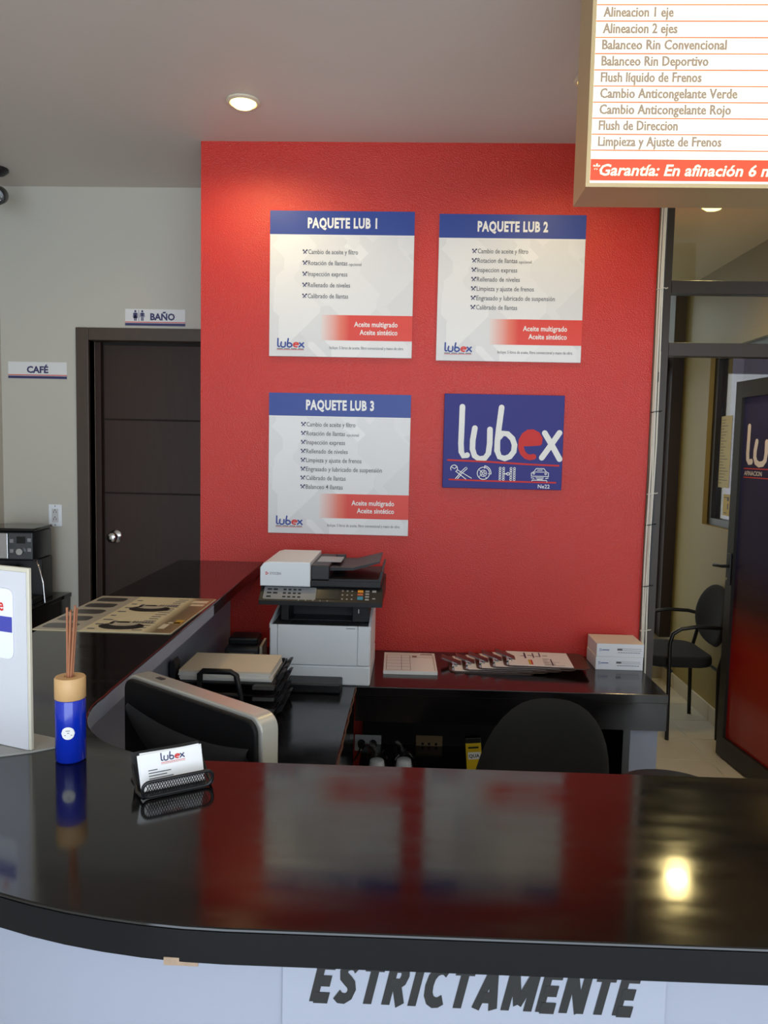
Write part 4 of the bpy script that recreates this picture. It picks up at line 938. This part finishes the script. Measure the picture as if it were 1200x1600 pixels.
vb = pad(0.44, 0.36, 0.045, 0.035, p=2.5).obj('backrest', fabric, vc, ang=60); vb.location = (0, -0.175, 0.50); vb.rotation_euler = (math.radians(8), 0, 0)
for m_ in (vb,): m_.rotation_euler = (math.radians(6), 0, 0)

# ================================================================== COFFEE CORNER
cc = thing('coffee_cabinet', 'black cabinet below the coffee sign against the grey wall', 'cabinet', (XL+0.003, 3.28, 0))
B().box(0, 0.345, 0, 0.56, 0.835, 0.855, bev=0.002).obj('cabinet_top', top_black, cc)
B().box(0.004, 0.338, 0.012, 0.56, 0.06, 0.8345).obj('cabinet_body', desk_black, cc)
B().box(0.02, 0.32, 0.03, 0.55, 0.0, 0.0595).obj('plinth', black_pl, cc)
for x0, x1 in ((0.006, 0.169), (0.173, 0.336)):
    dd = B().box(x0, x1, -0.006, 0.0115, 0.065, 0.83, bev=0.002).obj('cabinet_door', desk_black, cc)
    B().cyl(((x0+x1)/2, -0.0065, 0.70), ((x0+x1)/2, -0.026, 0.70), 0.010, seg=12).obj('door_knob', chrome, dd)
cm = thing('coffee_machine', 'black and chrome coffee machine with control panel on the cabinet', 'coffee machine', (-1.775, 3.53, 0.855), math.radians(4))
B().box(-0.25, 0.0, 0.0, 0.22, 0.205, 0.345, bev=0.012, seg=3).obj('head', M('machine_dark', rgb(40, 42, 46), 0.3, metal=0.4), cm)
B().box(-0.25, 0.0, 0.09, 0.22, 0.0, 0.2045, bev=0.004).obj('rear_column', black_pl, cm)
B().box(-0.25, 0.0, -0.02, 0.0895, 0.0, 0.03, bev=0.004).obj('drip_base', black_pl, cm)
B().box(-0.252, 0.002, -0.002, 0.222, 0.3455, 0.360, bev=0.005).obj('lid', black_gloss, cm)
B().box(-0.249, -0.118, -0.006, 0.0, 0.215, 0.338, bev=0.003).obj('chrome_panel', chrome, cm)
cp = B().box(-0.116, -0.004, -0.005, 0.0, 0.215, 0.338, bev=0.002).obj('control_panel', M('machine_panel', rgb(74, 76, 80), 0.3, metal=0.3), cm)
B().box(-0.076, -0.036, -0.008, -0.0052, 0.290, 0.322).obj('display', black_gloss, cp)
b = B()
for x, z in ((-0.108, 0.292), (-0.108, 0.245), (-0.026, 0.297), (-0.026, 0.250)): b.box(x, x+0.018, -0.0085, -0.0052, z, z+0.018, bev=0.001, seg=1)
b.obj('buttons', M('button_silver', rgb(150, 152, 156), 0.3, metal=0.6), cp)
B().cyl((-0.058, -0.0052, 0.252), (-0.058, -0.024, 0.252), 0.017, 0.015, 20).obj('dial', chrome, cp)
B().lathe([(0.045, 0.031), (0.062, 0.06), (0.062, 0.13), (0.045, 0.17), (0.048, 0.18)], 24, c=(-0.14, 0.02)).obj('carafe', black_gloss, cm)
B().tube([(-0.012, 0.05, 0.204), (0.012, 0.03, 0.17), (0.034, 0.02, 0.10), (0.042, 0.018, 0.004)], 0.0045, 8).obj('steam_pipe', chrome, cm)
